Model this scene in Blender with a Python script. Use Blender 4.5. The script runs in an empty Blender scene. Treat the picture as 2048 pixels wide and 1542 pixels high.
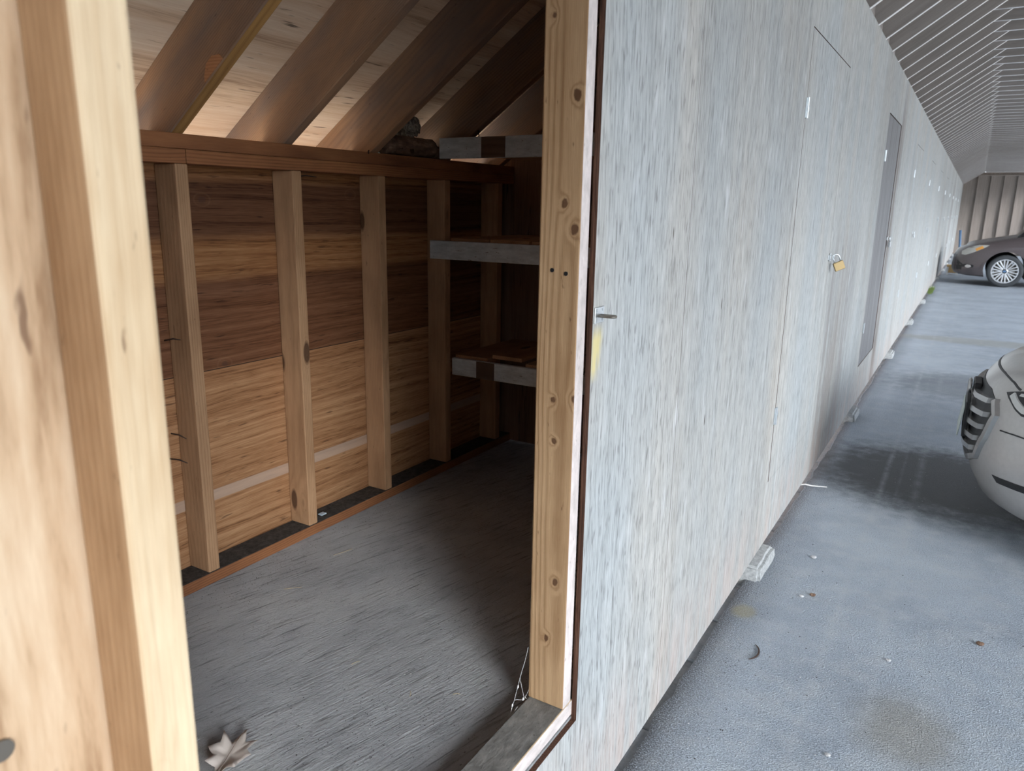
import bpy, bmesh, math, random
from mathutils import Vector, Matrix, noise as mnoise
from mathutils.bvhtree import BVHTree
R = random.Random(7)
scene = bpy.context.scene
COL = scene.collection
# ------------------------------------------------------------------ node helpers
class Mat:
    def __init__(self, name):
        self.m = bpy.data.materials.new(name); self.m.use_nodes = True
        self.nt = self.m.node_tree; self.nt.nodes.clear()
        self.out = self.nt.nodes.new('ShaderNodeOutputMaterial')
        self.b = self.nt.nodes.new('ShaderNodeBsdfPrincipled')
        self.nt.links.new(self.b.outputs[0], self.out.inputs[0])
    def put(self, sock, v):
        if isinstance(v, bpy.types.NodeSocket): self.nt.links.new(v, sock)
        elif isinstance(v, (tuple, list)):
            n = len(sock.default_value)
            sock.default_value = (tuple(v) + (1.0,))[:n]
        else: sock.default_value = v
    def node(self, t, ins=None, **props):
        n = self.nt.nodes.new(t)
        for k, v in props.items(): setattr(n, k, v)
        for k, v in (ins or {}).items(): self.put(n.inputs[k], v)
        return n
    def math(self, op, a, b=0.0, c=None, clamp=False):
        ins = {0: a, 1: b}
        if c is not None: ins[2] = c
        return self.node('ShaderNodeMath', ins, operation=op, use_clamp=clamp).outputs[0]
    def grain(self):
        return self.node('ShaderNodeAttribute', attribute_name='grain', attribute_type='GEOMETRY').outputs['Vector']
    def scale(self, v, s):
        return self.node('ShaderNodeVectorMath', {0: v, 1: s}, operation='MULTIPLY').outputs[0]
    def add(self, v, s):
        return self.node('ShaderNodeVectorMath', {0: v, 1: s}, operation='ADD').outputs[0]
    def sep(self, v):
        return self.node('ShaderNodeSeparateXYZ', {0: v}).outputs
    def comb(self, x, y, z):
        return self.node('ShaderNodeCombineXYZ', {0: x, 1: y, 2: z}).outputs[0]
    def noise(self, v, scale=1.0, detail=3.0, rough=0.55, dist=0.0):
        return self.node('ShaderNodeTexNoise', {'Vector': v, 'Scale': scale, 'Detail': detail, 'Roughness': rough, 'Distortion': dist}).outputs[0]
    def voro(self, v, scale=1.0, feature='F1', out='Distance', rnd=1.0):
        return self.node('ShaderNodeTexVoronoi', {'Vector': v, 'Scale': scale, 'Randomness': rnd}, feature=feature).outputs[out]
    def ramp(self, f, stops, interp='LINEAR'):
        n = self.node('ShaderNodeValToRGB', {0: f}); cr = n.color_ramp; cr.interpolation = interp
        while len(cr.elements) < len(stops): cr.elements.new(0.5)
        for e, (p, c) in zip(cr.elements, stops):
            e.position = p; e.color = (c, c, c, 1) if isinstance(c, (int, float)) else (*c, 1)
        return n.outputs[0]
    def map(self, v, a, b, c=0.0, d=1.0, smooth=False):
        return self.node('ShaderNodeMapRange', {0: v, 1: a, 2: b, 3: c, 4: d}, clamp=True, interpolation_type='SMOOTHSTEP' if smooth else 'LINEAR').outputs[0]
    def mix(self, f, a, b, mode='MIX'):
        n = self.node('ShaderNodeMix', data_type='RGBA', blend_type=mode)
        self.put(n.inputs[0], f); self.put(n.inputs[6], a); self.put(n.inputs[7], b)
        return n.outputs[2]
    def bump(self, h, strength=0.3, dist=0.01, normal=None):
        ins = {'Height': h, 'Strength': strength, 'Distance': dist}
        if normal is not None: ins['Normal'] = normal
        return self.node('ShaderNodeBump', ins).outputs[0]
    def fin(self, color, rough=0.8, metal=0.0, spec=0.3, normal=None, **kw):
        self.put(self.b.inputs['Base Color'], color); self.put(self.b.inputs['Roughness'], rough)
        self.put(self.b.inputs['Metallic'], metal); self.put(self.b.inputs['Specular IOR Level'], spec)
        if normal is not None: self.put(self.b.inputs['Normal'], normal)
        for k, v in kw.items(): self.put(self.b.inputs[k], v)
        return self.m

def lumber(name, light, dark, knot, ring_amt=0.3, blotch=0.5, grey=None, knots=True, kv=(7.5, 7.5, 2.6), spots=None):
    k = Mat(name); g = k.grain()
    warp = k.noise(k.scale(g, (7, 7, 1.1)), 1.0, 2.0)
    vd = k.voro(k.scale(g, kv), 1.0)
    if spots:      # knots at given places: (across, along, radius)
        gx, gy, gz = k.sep(g); wob = k.math('MULTIPLY', k.math('SUBTRACT', k.noise(k.scale(g, (60, 60, 40)), 1.0, 3.0), 0.5), 0.012)
        vd = 9.0
        for sx, sz, sr in spots:
            dd = k.math('SQRT', k.math('ADD', k.math('POWER', k.math('SUBTRACT', gy, sx), 2.0), k.math('POWER', k.math('MULTIPLY', k.math('SUBTRACT', gz, sz), 0.7), 2.0)))
            vd = k.math('MINIMUM', vd, k.math('DIVIDE', k.math('ADD', dd, wob), sr / 0.12))
    near = k.map(vd, 0.0, 0.42, 1.0, 0.0, True) if knots else 0.0
    x, y, z = k.sep(g)
    r = k.math('SQRT', k.math('ADD', k.math('POWER', k.math('ADD', x, 0.05), 2.0), k.math('POWER', k.math('ADD', y, 0.035), 2.0)))
    ph = k.math('ADD', k.math('MULTIPLY', r, 900.0), k.math('MULTIPLY', warp, 22.0))
    ph = k.math('ADD', ph, k.math('MULTIPLY', near, 9.0))
    ring = k.math('POWER', k.math('ADD', k.math('MULTIPLY', k.math('SINE', ph), 0.5), 0.5), 2.0)
    fib = k.noise(k.scale(g, (520, 520, 16)), 1.0, 3.0)
    blo = k.noise(k.scale(g, (9, 9, 3.0)), 1.0, 4.0, 0.6)
    f = k.math('ADD', k.math('MULTIPLY', ring, ring_amt), k.math('MULTIPLY', k.map(blo, 0.35, 0.7), blotch))
    f = k.math('ADD', f, k.math('MULTIPLY', k.math('SUBTRACT', fib, 0.5), 0.55), clamp=True)
    c = k.mix(f, light, dark)
    if grey: c = k.mix(k.map(k.noise(k.scale(g, (5, 5, 1.4)), 1.0, 4.0), 0.42, 0.62, 0.0, 0.8), c, grey)
    oi = k.node('ShaderNodeObjectInfo').outputs['Random']
    c = k.mix(1.0, c, k.ramp(oi, [(0, (0.82, 0.80, 0.78)), (1, (1.12, 1.1, 1.06))]), 'MULTIPLY')
    if knots:
        kn = k.map(vd, 0.10, 0.145, 1.0, 0.0)
        rim = k.math('MULTIPLY', k.math('SINE', k.math('MULTIPLY', vd, 150.0)), k.map(vd, 0.12, 0.25, 0.28, 0.0))
        c = k.mix(k.math('MAXIMUM', rim, 0.0), c, dark)
        c = k.mix(k.math('MULTIPLY', kn, 0.82), c, knot)
    # small dark specks and scuffs
    sp = k.noise(k.scale(g, (110, 110, 30)), 1.0, 2.0)
    c = k.mix(k.map(sp, 0.70, 0.78, 0.0, 0.55), c, knot)
    h = k.math('ADD', k.math('MULTIPLY', ring, 0.5), fib)
    return k.fin(c, 0.72, spec=0.25, normal=k.bump(h, 0.35, 0.002))

def plywood(name, cols, across=30.0, along=1.2, fine=(330, 9), dashes=0.6, dash_col=(0.03, 0.02, 0.015), rough=0.8, bumps=0.25, extra=None, aw=1.0, bw=0.8, dth=(0.66, 0.74), df=0.35):
    """grain = (across, thickness, along)"""
    k = Mat(name); g = k.grain()
    x, y, z = k.sep(g)
    w = k.noise(k.scale(g, (2.2, 2.2, 0.9)), 1.0, 3.0)
    gv = k.comb(k.math('ADD', x, k.math('MULTIPLY', w, 0.06)), y, z)
    a = k.noise(k.scale(gv, (across, across, along)), 1.0, 5.0, 0.62)
    b = k.noise(k.scale(gv, (fine[0], fine[0], fine[1])), 1.0, 4.0, 0.6)
    f = k.math('ADD', k.map(a, 0.28, 0.72, 0.5 - 0.5 * aw, 0.5 + 0.5 * aw), k.math('MULTIPLY', k.math('SUBTRACT', b, 0.5), bw), clamp=True)
    c = k.ramp(f, cols)
    d = k.noise(k.scale(gv, (fine[0] * df, fine[0] * df, fine[1] * (0.9 if df < 0.5 else 1.4))), 1.0, 2.0, 0.5)
    dm_ = k.map(d, dth[0], dth[1], 0.0, dashes)
    if name.startswith('weathered'): dm_ = k.math('MULTIPLY', dm_, k.map(x, 1.87, 1.89, 1.1, 0.62), clamp=True)
    c = k.mix(dm_, c, dash_col)
    if extra: c = extra(k, g, c)
    return k.fin(c, rough, spec=0.25, normal=k.bump(k.math('ADD', b, k.math('MULTIPLY', d, -0.6)), bumps, 0.003))

# ------------------------------------------------------------------ materials
LIGHT = lumber('lumber_fresh', (0.76, 0.62, 0.43), (0.46, 0.29, 0.15), (0.12, 0.05, 0.025), 0.10, 0.6, kv=(10, 10, 4.0))
STUD = lumber('lumber_stud', (0.56, 0.35, 0.20), (0.27, 0.145, 0.075), (0.05, 0.022, 0.012), 0.2, 0.6, kv=(9, 9, 3.4))
PLATE = lumber('lumber_plate', (0.36, 0.16, 0.07), (0.15, 0.06, 0.03), (0.035, 0.015, 0.01), 0.4, 0.6)
KNOTS = [(-0.047, 1.499, 0.0060), (-0.025, 1.451, 0.0072), (-0.061, 1.115, 0.0050), (-0.013, 1.122, 0.0066), (-0.055, 1.030, 0.0044), (-0.029, 1.687, 0.0066), (-0.059, 0.584, 0.0055), (-0.042, 0.719, 0.0066), (-0.080, 1.825, 0.0050)]
JAMB = lumber('lumber_jamb', (0.56, 0.38, 0.22), (0.27, 0.145, 0.065), (0.075, 0.028, 0.012), 0.38, 0.5, spots=KNOTS)
RAFT = lumber('lumber_rafter', (0.42, 0.26, 0.155), (0.17, 0.105, 0.075), (0.03, 0.016, 0.01), 0.2, 0.6, grey=(0.20, 0.165, 0.15))
YELL = lumber('lumber_rafter_edge', (0.50, 0.29, 0.10), (0.24, 0.12, 0.045), (0.04, 0.018, 0.01), 0.4, 0.4)

def white_paint(name, base, worn):
    k = Mat(name); g = k.grain()
    n1 = k.noise(k.scale(g, (38, 38, 14)), 1.0, 5.0, 0.65); n2 = k.noise(k.scale(g, (120, 120, 40)), 1.0, 3.0)
    c = k.mix(k.map(n1, 0.35, 0.66, 0.0, 0.75), base, (base[0] * .55, base[1] * .56, base[2] * .55))
    c = k.mix(k.map(n2, 0.66, 0.74, 0.0, 0.8), c, worn)
    return k.fin(c, 0.7, normal=k.bump(n1, 0.2, 0.002))
SHELFWHITE = white_paint('worn_white_paint', (0.78, 0.82, 0.82), (0.16, 0.12, 0.09))
STRIP = white_paint('pale_pink_paint', (0.74, 0.66, 0.63), (0.35, 0.30, 0.27))

def wall_extra(k, g, c):
    x, y, z = k.sep(g)       # x = distance along the wall, z = height
    tint = k.noise(k.comb(k.math('MULTIPLY', x, 2.3), 0.0, k.math('MULTIPLY', z, 0.8)), 1.0, 3.0)
    c = k.mix(k.map(tint, 0.35, 0.65, 0.0, 1.0), c, k.mix(1.0, c, (0.93, 0.98, 1.03), 'MULTIPLY'))
    t2 = k.noise(k.comb(k.math('MULTIPLY', x, 3.0), 7.0, k.math('MULTIPLY', z, 0.5)), 1.0, 3.0)
    c = k.mix(k.map(t2, 0.48, 0.68, 0.0, 0.7), c, k.mix(1.0, c, (1.06, 0.985, 0.92), 'MULTIPLY'))
    # each sheet weathers on its own
    sheet = k.node('ShaderNodeTexWhiteNoise', {1: k.math('FLOOR', k.math('DIVIDE', k.math('SUBTRACT', x, 0.68), 1.22))}, noise_dimensions='1D').outputs[0]
    c = k.mix(1.0, c, k.ramp(sheet, [(0, (0.90, 0.89, 0.88)), (1, (1.06, 1.06, 1.06))]), 'MULTIPLY')
    # worn whitish spots
    bl = k.noise(k.comb(k.math('MULTIPLY', x, 22.0), 3.0, k.math('MULTIPLY', z, 5.0)), 1.0, 3.0)
    c = k.mix(k.map(bl, 0.60, 0.72, 0.0, 0.35), c, (0.68, 0.70, 0.72))
    # run-down damp stains beside the second and third doors
    st = k.noise(k.comb(k.math('MULTIPLY', x, 11.0), 1.0, k.math('MULTIPLY', z, 1.1)), 1.0, 6.0, 0.7)
    def zone(a0, a1, b0, b1, amt, ztop):
        m = k.math('MULTIPLY', k.map(x, a0, a1, 0, 1, True), k.map(x, b0, b1, 1, 0, True))
        m = k.math('MULTIPLY', m, k.map(z, ztop - 0.7, ztop, 1.0, 0.0, True))
        return k.math('MULTIPLY', k.math('MULTIPLY', m, k.map(st, 0.36, 0.56)), amt)
    m = k.math('MAXIMUM', zone(4.16, 4.30, 4.9, 5.6, 0.55, 1.7), zone(6.98, 7.03, 7.12, 7.45, 1.0, 2.75))
    m = k.math('MAXIMUM', m, zone(8.3, 8.6, 8.8, 8.95, 0.30, 2.4))
    m = k.math('MAXIMUM', m, zone(16.3, 16.8, 17.3, 18.0, 0.5, 2.4)); m = k.math('MAXIMUM', m, zone(22.0, 22.6, 23.3, 24.5, 0.55, 2.5)); m = k.math('MAXIMUM', m, zone(27.0, 27.3, 28.0, 28.6, 0.6, 2.5))
    c = k.mix(m, c, (0.19, 0.165, 0.15))
    # bare pinkish wood near the bottom edge
    bt = k.math('MULTIPLY', k.map(z, 0.10, 0.45, 1.0, 0.0, True), k.map(st, 0.42, 0.62))
    c = k.mix(k.math('MULTIPLY', bt, 0.45), c, (0.52, 0.39, 0.33))
    # upright butt joints between the plywood sheets
    j = k.math('ABSOLUTE', k.math('SUBTRACT', k.math('FRACT', k.math('DIVIDE', k.math('SUBTRACT', x, 1.885), 2.8)), 0.5))
    c = k.mix(k.map(j, 0.4993, 0.4997, 0.0, 0.85), c, (0.10, 0.08, 0.07))
    # sparse upright splits
    v = k.voro(k.comb(k.math('MULTIPLY', x, 9.0), 0.0, k.math('MULTIPLY', z, 2.2)), 1.0)
    c = k.mix(k.map(v, 0.030, 0.045, 0.85, 0.0), c, (0.07, 0.055, 0.05))
    # yellow scuffed paint under the latch
    ym = k.math('MULTIPLY', k.map(k.math('ABSOLUTE', k.math('SUBTRACT', x, 1.352)), 0.012, 0.034, 1, 0), k.map(k.math('ABSOLUTE', k.math('SUBTRACT', z, 1.205)), 0.03, 0.06, 1, 0))
    c = k.mix(k.math('MULTIPLY', ym, k.map(bl, 0.38, 0.55, 0.0, 0.8)), c, (0.66, 0.56, 0.24))
    return c
WALL = plywood('weathered_grey_plywood', [(0.0, (0.22, 0.222, 0.212)), (0.45, (0.40, 0.405, 0.39)), (1.0, (0.53, 0.535, 0.52))], 30, 1.3, (125, 13), 0.6, (0.17, 0.165, 0.16), 0.8, 0.7, wall_extra, 0.45, 1.9, (0.58, 0.68), 0.85)
DARKDOOR = plywood('dark_grey_plywood', [(0.0, (0.13, 0.13, 0.13)), (0.5, (0.20, 0.20, 0.205)), (1.0, (0.28, 0.28, 0.285))], 26, 0.8, (300, 5), 0.5, (0.10, 0.09, 0.085), 0.75, 0.3)
EDGE = plywood('plywood_raw_edge', [(0.0, (0.025, 0.012, 0.008)), (0.5, (0.085, 0.04, 0.025)), (1.0, (0.17, 0.09, 0.058))], 420, 2.0, (600, 20), 0.3)
RAWPLY = plywood('raw_fir_plywood', [(0.0, (0.40, 0.25, 0.14)), (0.45, (0.66, 0.47, 0.30)), (1.0, (0.80, 0.63, 0.44))], 34, 4.0, (140, 16), 0.75, (0.16, 0.08, 0.045), 0.7, 0.15)
DECK = plywood('roof_deck_plywood', [(0.0, (0.34, 0.22, 0.14)), (0.4, (0.62, 0.46, 0.32)), (1.0, (0.76, 0.64, 0.50))], 16, 0.9, (240, 8), 0.8, (0.035, 0.02, 0.015), 0.8, 0.2)
PARTPLY = plywood('dim_partition_plywood', [(0.0, (0.16, 0.10, 0.07)), (0.5, (0.30, 0.19, 0.13)), (1.0, (0.40, 0.28, 0.2))], 20, 1.0, (240, 7), 0.7, (0.03, 0.02, 0.015))
def back_extra(k, g, c):
    x, y, z = k.sep(g)      # x = height, z = along the wall
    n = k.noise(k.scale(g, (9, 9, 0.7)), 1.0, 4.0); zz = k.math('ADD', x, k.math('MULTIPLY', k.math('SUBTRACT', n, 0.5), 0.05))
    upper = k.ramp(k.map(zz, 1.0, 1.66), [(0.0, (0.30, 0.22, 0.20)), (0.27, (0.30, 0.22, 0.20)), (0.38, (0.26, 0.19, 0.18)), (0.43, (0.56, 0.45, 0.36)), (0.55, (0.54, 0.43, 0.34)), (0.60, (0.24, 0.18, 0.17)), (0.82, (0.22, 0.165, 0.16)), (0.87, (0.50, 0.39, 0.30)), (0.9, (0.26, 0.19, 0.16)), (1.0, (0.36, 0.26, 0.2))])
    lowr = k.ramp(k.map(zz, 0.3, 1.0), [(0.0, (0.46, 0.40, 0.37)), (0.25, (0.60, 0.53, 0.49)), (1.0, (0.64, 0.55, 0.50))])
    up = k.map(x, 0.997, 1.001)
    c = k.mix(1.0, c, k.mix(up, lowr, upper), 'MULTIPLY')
    # pale planed strip low on the wall
    slope = k.math('ADD', x, k.math('MULTIPLY', z, 0.10))
    c = k.mix(k.math('MULTIPLY', k.map(k.math('ABSOLUTE', k.math('SUBTRACT', x, 0.608)), 0.016, 0.019, 1, 0), 0.75), c, (0.48, 0.36, 0.28))
    # knots with pale rims
    v = k.voro(k.comb(k.math('MULTIPLY', x, 4.6), 0.0, k.math('MULTIPLY', z, 3.2)), 1.0)
    c = k.mix(k.map(k.math('ABSOLUTE', k.math('SUBTRACT', v, 0.085)), 0.0, 0.016, 0.10, 0.0), c, (0.42, 0.25, 0.15))
    c = k.mix(k.map(v, 0.03, 0.05, 0.6, 0.0), c, (0.08, 0.04, 0.028))
    c = k.mix(k.map(k.math('ABSOLUTE', k.math('SUBTRACT', x, 0.998)), 0.0012, 0.002, 0.9, 0.0), c, (0.02, 0.012, 0.01))
    return c
BACKPLY = plywood('stained_back_plywood', [(0.0, (0.22, 0.11, 0.05)), (0.4, (0.54, 0.31, 0.155)), (1.0, (0.84, 0.56, 0.32))], 46, 0.8, (260, 12), 0.6, (0.06, 0.03, 0.02), 0.65, 0.2, back_extra, 1.0, 1.3)

def floor_grey():
    k = Mat('painted_grey_plywood_floor'); g = k.grain()
    x, y, z = k.sep(g)
    w = k.noise(k.scale(g, (3, 3, 1.2)), 1.0, 3.0)
    gv = k.comb(k.math('ADD', x, k.math('MULTIPLY', w, 0.05)), y, z)
    a = k.noise(k.scale(gv, (150, 150, 9)), 1.0, 5.0, 0.62)
    b = k.noise(k.scale(gv, (300, 300, 90)), 1.0, 4.0, 0.65)
    d = k.noise(k.scale(g, (5, 5, 4)), 1.0, 5.0, 0.65)
    c = k.ramp(d, [(0.3, (0.39, 0.405, 0.42)), (0.5, (0.50, 0.515, 0.53)), (0.7, (0.58, 0.59, 0.59))])
    c = k.mix(k.map(a, 0.55, 0.69, 0.0, 0.72), c, (0.10, 0.10, 0.10)); c = k.mix(k.map(a, 0.42, 0.30, 0.0, 0.5), c, (0.66, 0.67, 0.68))
    c = k.mix(k.map(k.noise(k.scale(g, (260, 260, 260)), 1.0, 2.0), 0.66, 0.74, 0.0, 0.5), c, (0.30, 0.28, 0.25))
    c = k.mix(k.map(k.noise(k.scale(g, (200, 200, 120)), 1.0, 2.0), 0.68, 0.74, 0.0, 0.7), c, (0.04, 0.035, 0.03))
    h = k.math('ADD', k.math('MULTIPLY', a, -1.0), k.math('MULTIPLY', b, 0.8))
    return k.fin(c, 0.62, spec=0.35, normal=k.bump(h, 1.0, 0.011))
FLOORG = floor_grey()
def dusty():
    k = Mat('dusty_grey_paint'); g = k.grain()
    a = k.noise(k.scale(g, (60, 60, 30)), 1.0, 5.0, 0.65); b = k.noise(k.scale(g, (300, 300, 200)), 1.0, 2.0)
    c = k.ramp(a, [(0.3, (0.13, 0.125, 0.115)), (0.55, (0.22, 0.215, 0.20)), (0.75, (0.30, 0.285, 0.26))])
    c = k.mix(k.map(b, 0.66, 0.72, 0, 0.7), c, (0.05, 0.04, 0.035))
    return k.fin(c, 0.85, normal=k.bump(a, 0.5, 0.006))
DUSTY = dusty()
ROUGHSHADE = lumber('lumber_rough_shaded_side', (0.52, 0.35, 0.21), (0.25, 0.135, 0.065), (0.07, 0.035, 0.02), 0.1, 0.75)  # dirty rough-sawn side of the stile, browned further for its shade
CHIPM = lumber('torn_reddish_wood', (0.50, 0.25, 0.12), (0.30, 0.13, 0.06), (0.06, 0.03, 0.02))
DARKWOOD = lumber('dark_bare_wood', (0.16, 0.10, 0.07), (0.08, 0.05, 0.035), (0.02, 0.012, 0.01))
SILLEDGE = lumber('worn_sill_edge', (0.66, 0.50, 0.30), (0.36, 0.27, 0.17), (0.20, 0.15, 0.1), 0.3, 0.5, grey=(0.34, 0.31, 0.25))
def dirt():
    k = Mat('dark_dirt'); g = k.grain()
    a = k.noise(k.scale(g, (60, 60, 60)), 1.0, 6.0, 0.7)
    return k.fin(k.ramp(a, [(0.3, (0.03, 0.028, 0.026)), (0.7, (0.11, 0.10, 0.09))]), 0.95, normal=k.bump(a, 0.8, 0.02))
DIRT = dirt()
def asphalt():
    k = Mat('asphalt'); g = k.grain(); x, y, z = k.sep(g)   # x across, z along the aisle
    p = k.comb(x, z, 0.0)
    ag = k.voro(p, 190.0); n0 = k.noise(p, 210.0, 4.0, 0.65)
    nb = k.noise(p, 1.6, 5.0, 0.6); nm = k.noise(p, 9.0, 5.0, 0.65)
    c = k.ramp(nb, [(0.3, (0.35, 0.40, 0.46)), (0.5, (0.46, 0.52, 0.59)), (0.7, (0.56, 0.625, 0.69))])
    c = k.mix(k.map(n0, 0.46, 0.68, 0.0, 0.9), c, (0.17, 0.195, 0.225))
    c = k.mix(k.map(nm, 0.46, 0.66, 0.0, 0.5), c, (0.52, 0.55, 0.575))
    # damp strip along the wall
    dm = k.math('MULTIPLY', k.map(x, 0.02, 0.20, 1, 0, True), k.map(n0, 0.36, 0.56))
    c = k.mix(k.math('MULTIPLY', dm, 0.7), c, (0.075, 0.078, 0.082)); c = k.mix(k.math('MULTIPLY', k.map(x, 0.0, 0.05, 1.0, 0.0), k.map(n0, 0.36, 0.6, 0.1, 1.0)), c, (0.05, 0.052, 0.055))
    # silver car's shade painted into the first bay, then a further dark patch
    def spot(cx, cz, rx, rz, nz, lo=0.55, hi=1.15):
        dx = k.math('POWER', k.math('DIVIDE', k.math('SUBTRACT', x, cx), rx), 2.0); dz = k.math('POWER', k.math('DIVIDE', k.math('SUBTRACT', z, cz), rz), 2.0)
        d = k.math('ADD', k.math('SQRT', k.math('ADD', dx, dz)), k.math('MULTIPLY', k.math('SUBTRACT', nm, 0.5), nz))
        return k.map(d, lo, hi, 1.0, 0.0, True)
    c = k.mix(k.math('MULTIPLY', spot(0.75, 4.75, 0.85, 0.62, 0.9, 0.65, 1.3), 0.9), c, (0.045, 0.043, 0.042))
    c = k.mix(k.math('MULTIPLY', spot(0.95, 7.6, 1.0, 0.7, 0.9), 0.45), c, (0.07, 0.072, 0.078))
    # sandy stains
    c = k.mix(k.math('MULTIPLY', spot(0.64, 2.25, 0.17, 0.23, 1.0, 0.3), 0.5), c, (0.30, 0.265, 0.19))
    c = k.mix(k.math('MULTIPLY', spot(0.055, 2.68, 0.05, 0.06, 0.9), 0.6), c, (0.34, 0.30, 0.17))
    c = k.mix(k.math('MULTIPLY', spot(0.95, 10.4, 1.2, 0.3, 0.9), 0.5), c, (0.33, 0.31, 0.25))
    # pale wheel marks along the aisle
    for cx, wd, am in ((0.362, 0.022, 0.42), (0.53, 0.03, 0.25), (0.44, 0.012, 0.15)):
        t = k.map(k.math('ABSOLUTE', k.math('SUBTRACT', k.math('ADD', x, k.math('MULTIPLY', nb, 0.02)), cx + 0.01)), 0.0, wd, 1, 0)
        c = k.mix(k.math('MULTIPLY', k.math('MULTIPLY', t, k.map(nm, 0.3, 0.6)), am), c, (0.50, 0.53, 0.56))
    h = k.math('ADD', k.math('MULTIPLY', ag, 0.7), n0)
    return k.fin(c, 0.55, spec=0.5, normal=k.bump(h, 0.9, 0.007))
ASPH = asphalt()
def rough_stone(name, c0, c1, sc=60):
    k = Mat(name); g = k.grain()
    a = k.noise(k.scale(g, (sc, sc, sc)), 1.0, 6.0, 0.7); v = k.voro(k.scale(g, (sc * 3, sc * 3, sc * 3)), 1.0)
    c = k.mix(k.map(a, 0.3, 0.7), c0, c1); c = k.mix(k.map(v, 0.0, 0.25, 0.35, 0.0), c, (0.10, 0.10, 0.10))
    return k.fin(c, 0.85, normal=k.bump(a, 0.6, 0.006))
CONC = rough_stone('concrete', (0.28, 0.29, 0.29), (0.54, 0.56, 0.56))
BOUNCEG = rough_stone('pale_bounce_strip', (0.62, 0.60, 0.56), (0.74, 0.72, 0.68), 8)
KERBM = rough_stone('kerb_concrete', (0.30, 0.34, 0.38), (0.46, 0.50, 0.54), 30)
PEB = rough_stone('pebble_stone', (0.40, 0.40, 0.40), (0.72, 0.72, 0.72), 90)
def ground():
    k = Mat('outside_ground'); g = k.grain()
    a = k.noise(k.scale(g, (3, 3, 3)), 1.0, 5.0)
    return k.fin(k.mix(k.map(a, 0.35, 0.65), (0.34, 0.32, 0.29), (0.44, 0.42, 0.39)), 0.9)
GROUND = ground()
def paint_wood(name, c0, c1, dash=0.35):
    return plywood(name, [(0.0, c0), (1.0, c1)], 30, 1.2, (200, 8), dash, (c0[0] * .35, c0[1] * .35, c0[2] * .35), 0.7, 0.12)
PAINTR = paint_wood('painted_rafter_grey', (0.28, 0.26, 0.245), (0.37, 0.345, 0.33), 0.3)
LITEDGE = paint_wood('painted_lit_edge', (0.74, 0.745, 0.74), (0.86, 0.86, 0.855), 0.05)  # lighter copy of the rafter paint: bounced light painted onto the undersides
BROWNP = paint_wood('brown_painted_board', (0.25, 0.215, 0.19), (0.34, 0.295, 0.265), 0.25)
def simple(name, c, rough=0.5, metal=0.0, spec=0.5, **kw):
    k = Mat(name); g = k.node('ShaderNodeTexCoord').outputs['Object']
    n = k.noise(g, 40.0, 3.0)
    cc = k.mix(k.map(n, 0.35, 0.65, 0.0, 0.16), c, tuple(v * .6 for v in c))
    return k.fin(cc, rough, metal, spec, **kw)
STEEL = simple('galvanised_steel', (0.72, 0.76, 0.78), 0.32, 0.9)
BRASS = simple('brass', (0.40, 0.30, 0.15), 0.5, 0.6)
DARKSTEEL = simple('tarnished_steel', (0.22, 0.20, 0.17), 0.5, 0.7)
RUST = simple('rusty_iron', (0.07, 0.045, 0.035), 0.7, 0.4)
BLACK = simple('black_plastic', (0.018, 0.018, 0.02), 0.45)
RUBBER = simple('tyre_rubber', (0.05, 0.055, 0.06), 0.75, 0.0, 0.3)
ALLOY = simple('alloy_silver', (0.80, 0.82, 0.84), 0.28, 0.75)
CHROME = simple('satin_trim', (0.62, 0.61, 0.60), 0.25, 0.85)
SILVER = simple('silver_car_paint', (0.60, 0.575, 0.555), 0.3, 0.3, 0.5, **{'Coat Weight': 0.6, 'Coat Roughness': 0.08})
DARKCAR = simple('dark_brown_car_paint', (0.115, 0.095, 0.098), 0.3, 0.4, 0.5, **{'Coat Weight': 0.8, 'Coat Roughness': 0.06})
GLASS = simple('car_window_glass', (0.02, 0.022, 0.025), 0.05, 0.0, 0.8)
LENS = simple('headlight_lens', (0.55, 0.54, 0.50), 0.12, 0.2, 0.7)
AMBER = simple('amber_lens', (0.75, 0.36, 0.08), 0.2)
LAMPIN = simple('headlight_inner', (0.20, 0.22, 0.25), 0.2, 0.5)
DRL = simple('pale_light_strip', (0.75, 0.75, 0.73), 0.3)
PLATEM = simple('number_plate_back', (0.58, 0.64, 0.60), 0.45)
BLUEM = simple('blue_plastic', (0.10, 0.19, 0.33), 0.45)
BOXW = simple('bare_pine', (0.62, 0.42, 0.20), 0.7)
MOSS = simple('moss_green', (0.14, 0.20, 0.05), 0.9)
LEAFM = simple('dry_leaf', (0.62, 0.55, 0.49), 0.8)
LEAFV = simple('leaf_vein', (0.25, 0.19, 0.15), 0.8)
STRAW = simple('straw', (0.55, 0.47, 0.30), 0.8)
WEB = simple('spider_silk', (0.75, 0.75, 0.75), 0.6)
PAPERBLUE = simple('pale_blue_scrap', (0.55, 0.66, 0.75), 0.6)
def bark():
    k = Mat('brown_paper_roll'); g = k.grain()
    a = k.noise(k.scale(g, (40, 40, 14)), 1.0, 5.0, 0.65)
    return k.fin(k.ramp(a, [(0.35, (0.09, 0.055, 0.038)), (0.55, (0.20, 0.125, 0.085)), (0.72, (0.40, 0.30, 0.22))]), 0.8, normal=k.bump(a, 0.6, 0.01))
BARK = bark()
def wadm():
    k = Mat('grey_fibre_wad'); g = k.grain()
    a = k.noise(k.scale(g, (38, 38, 38)), 1.0, 5.0, 0.7, 1.2)
    return k.fin(k.ramp(a, [(0.35, (0.12, 0.11, 0.09)), (0.5, (0.40, 0.37, 0.31)), (0.66, (0.70, 0.67, 0.58))]), 0.95, normal=k.bump(a, 1.0, 0.02))
WADM = wadm()

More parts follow.
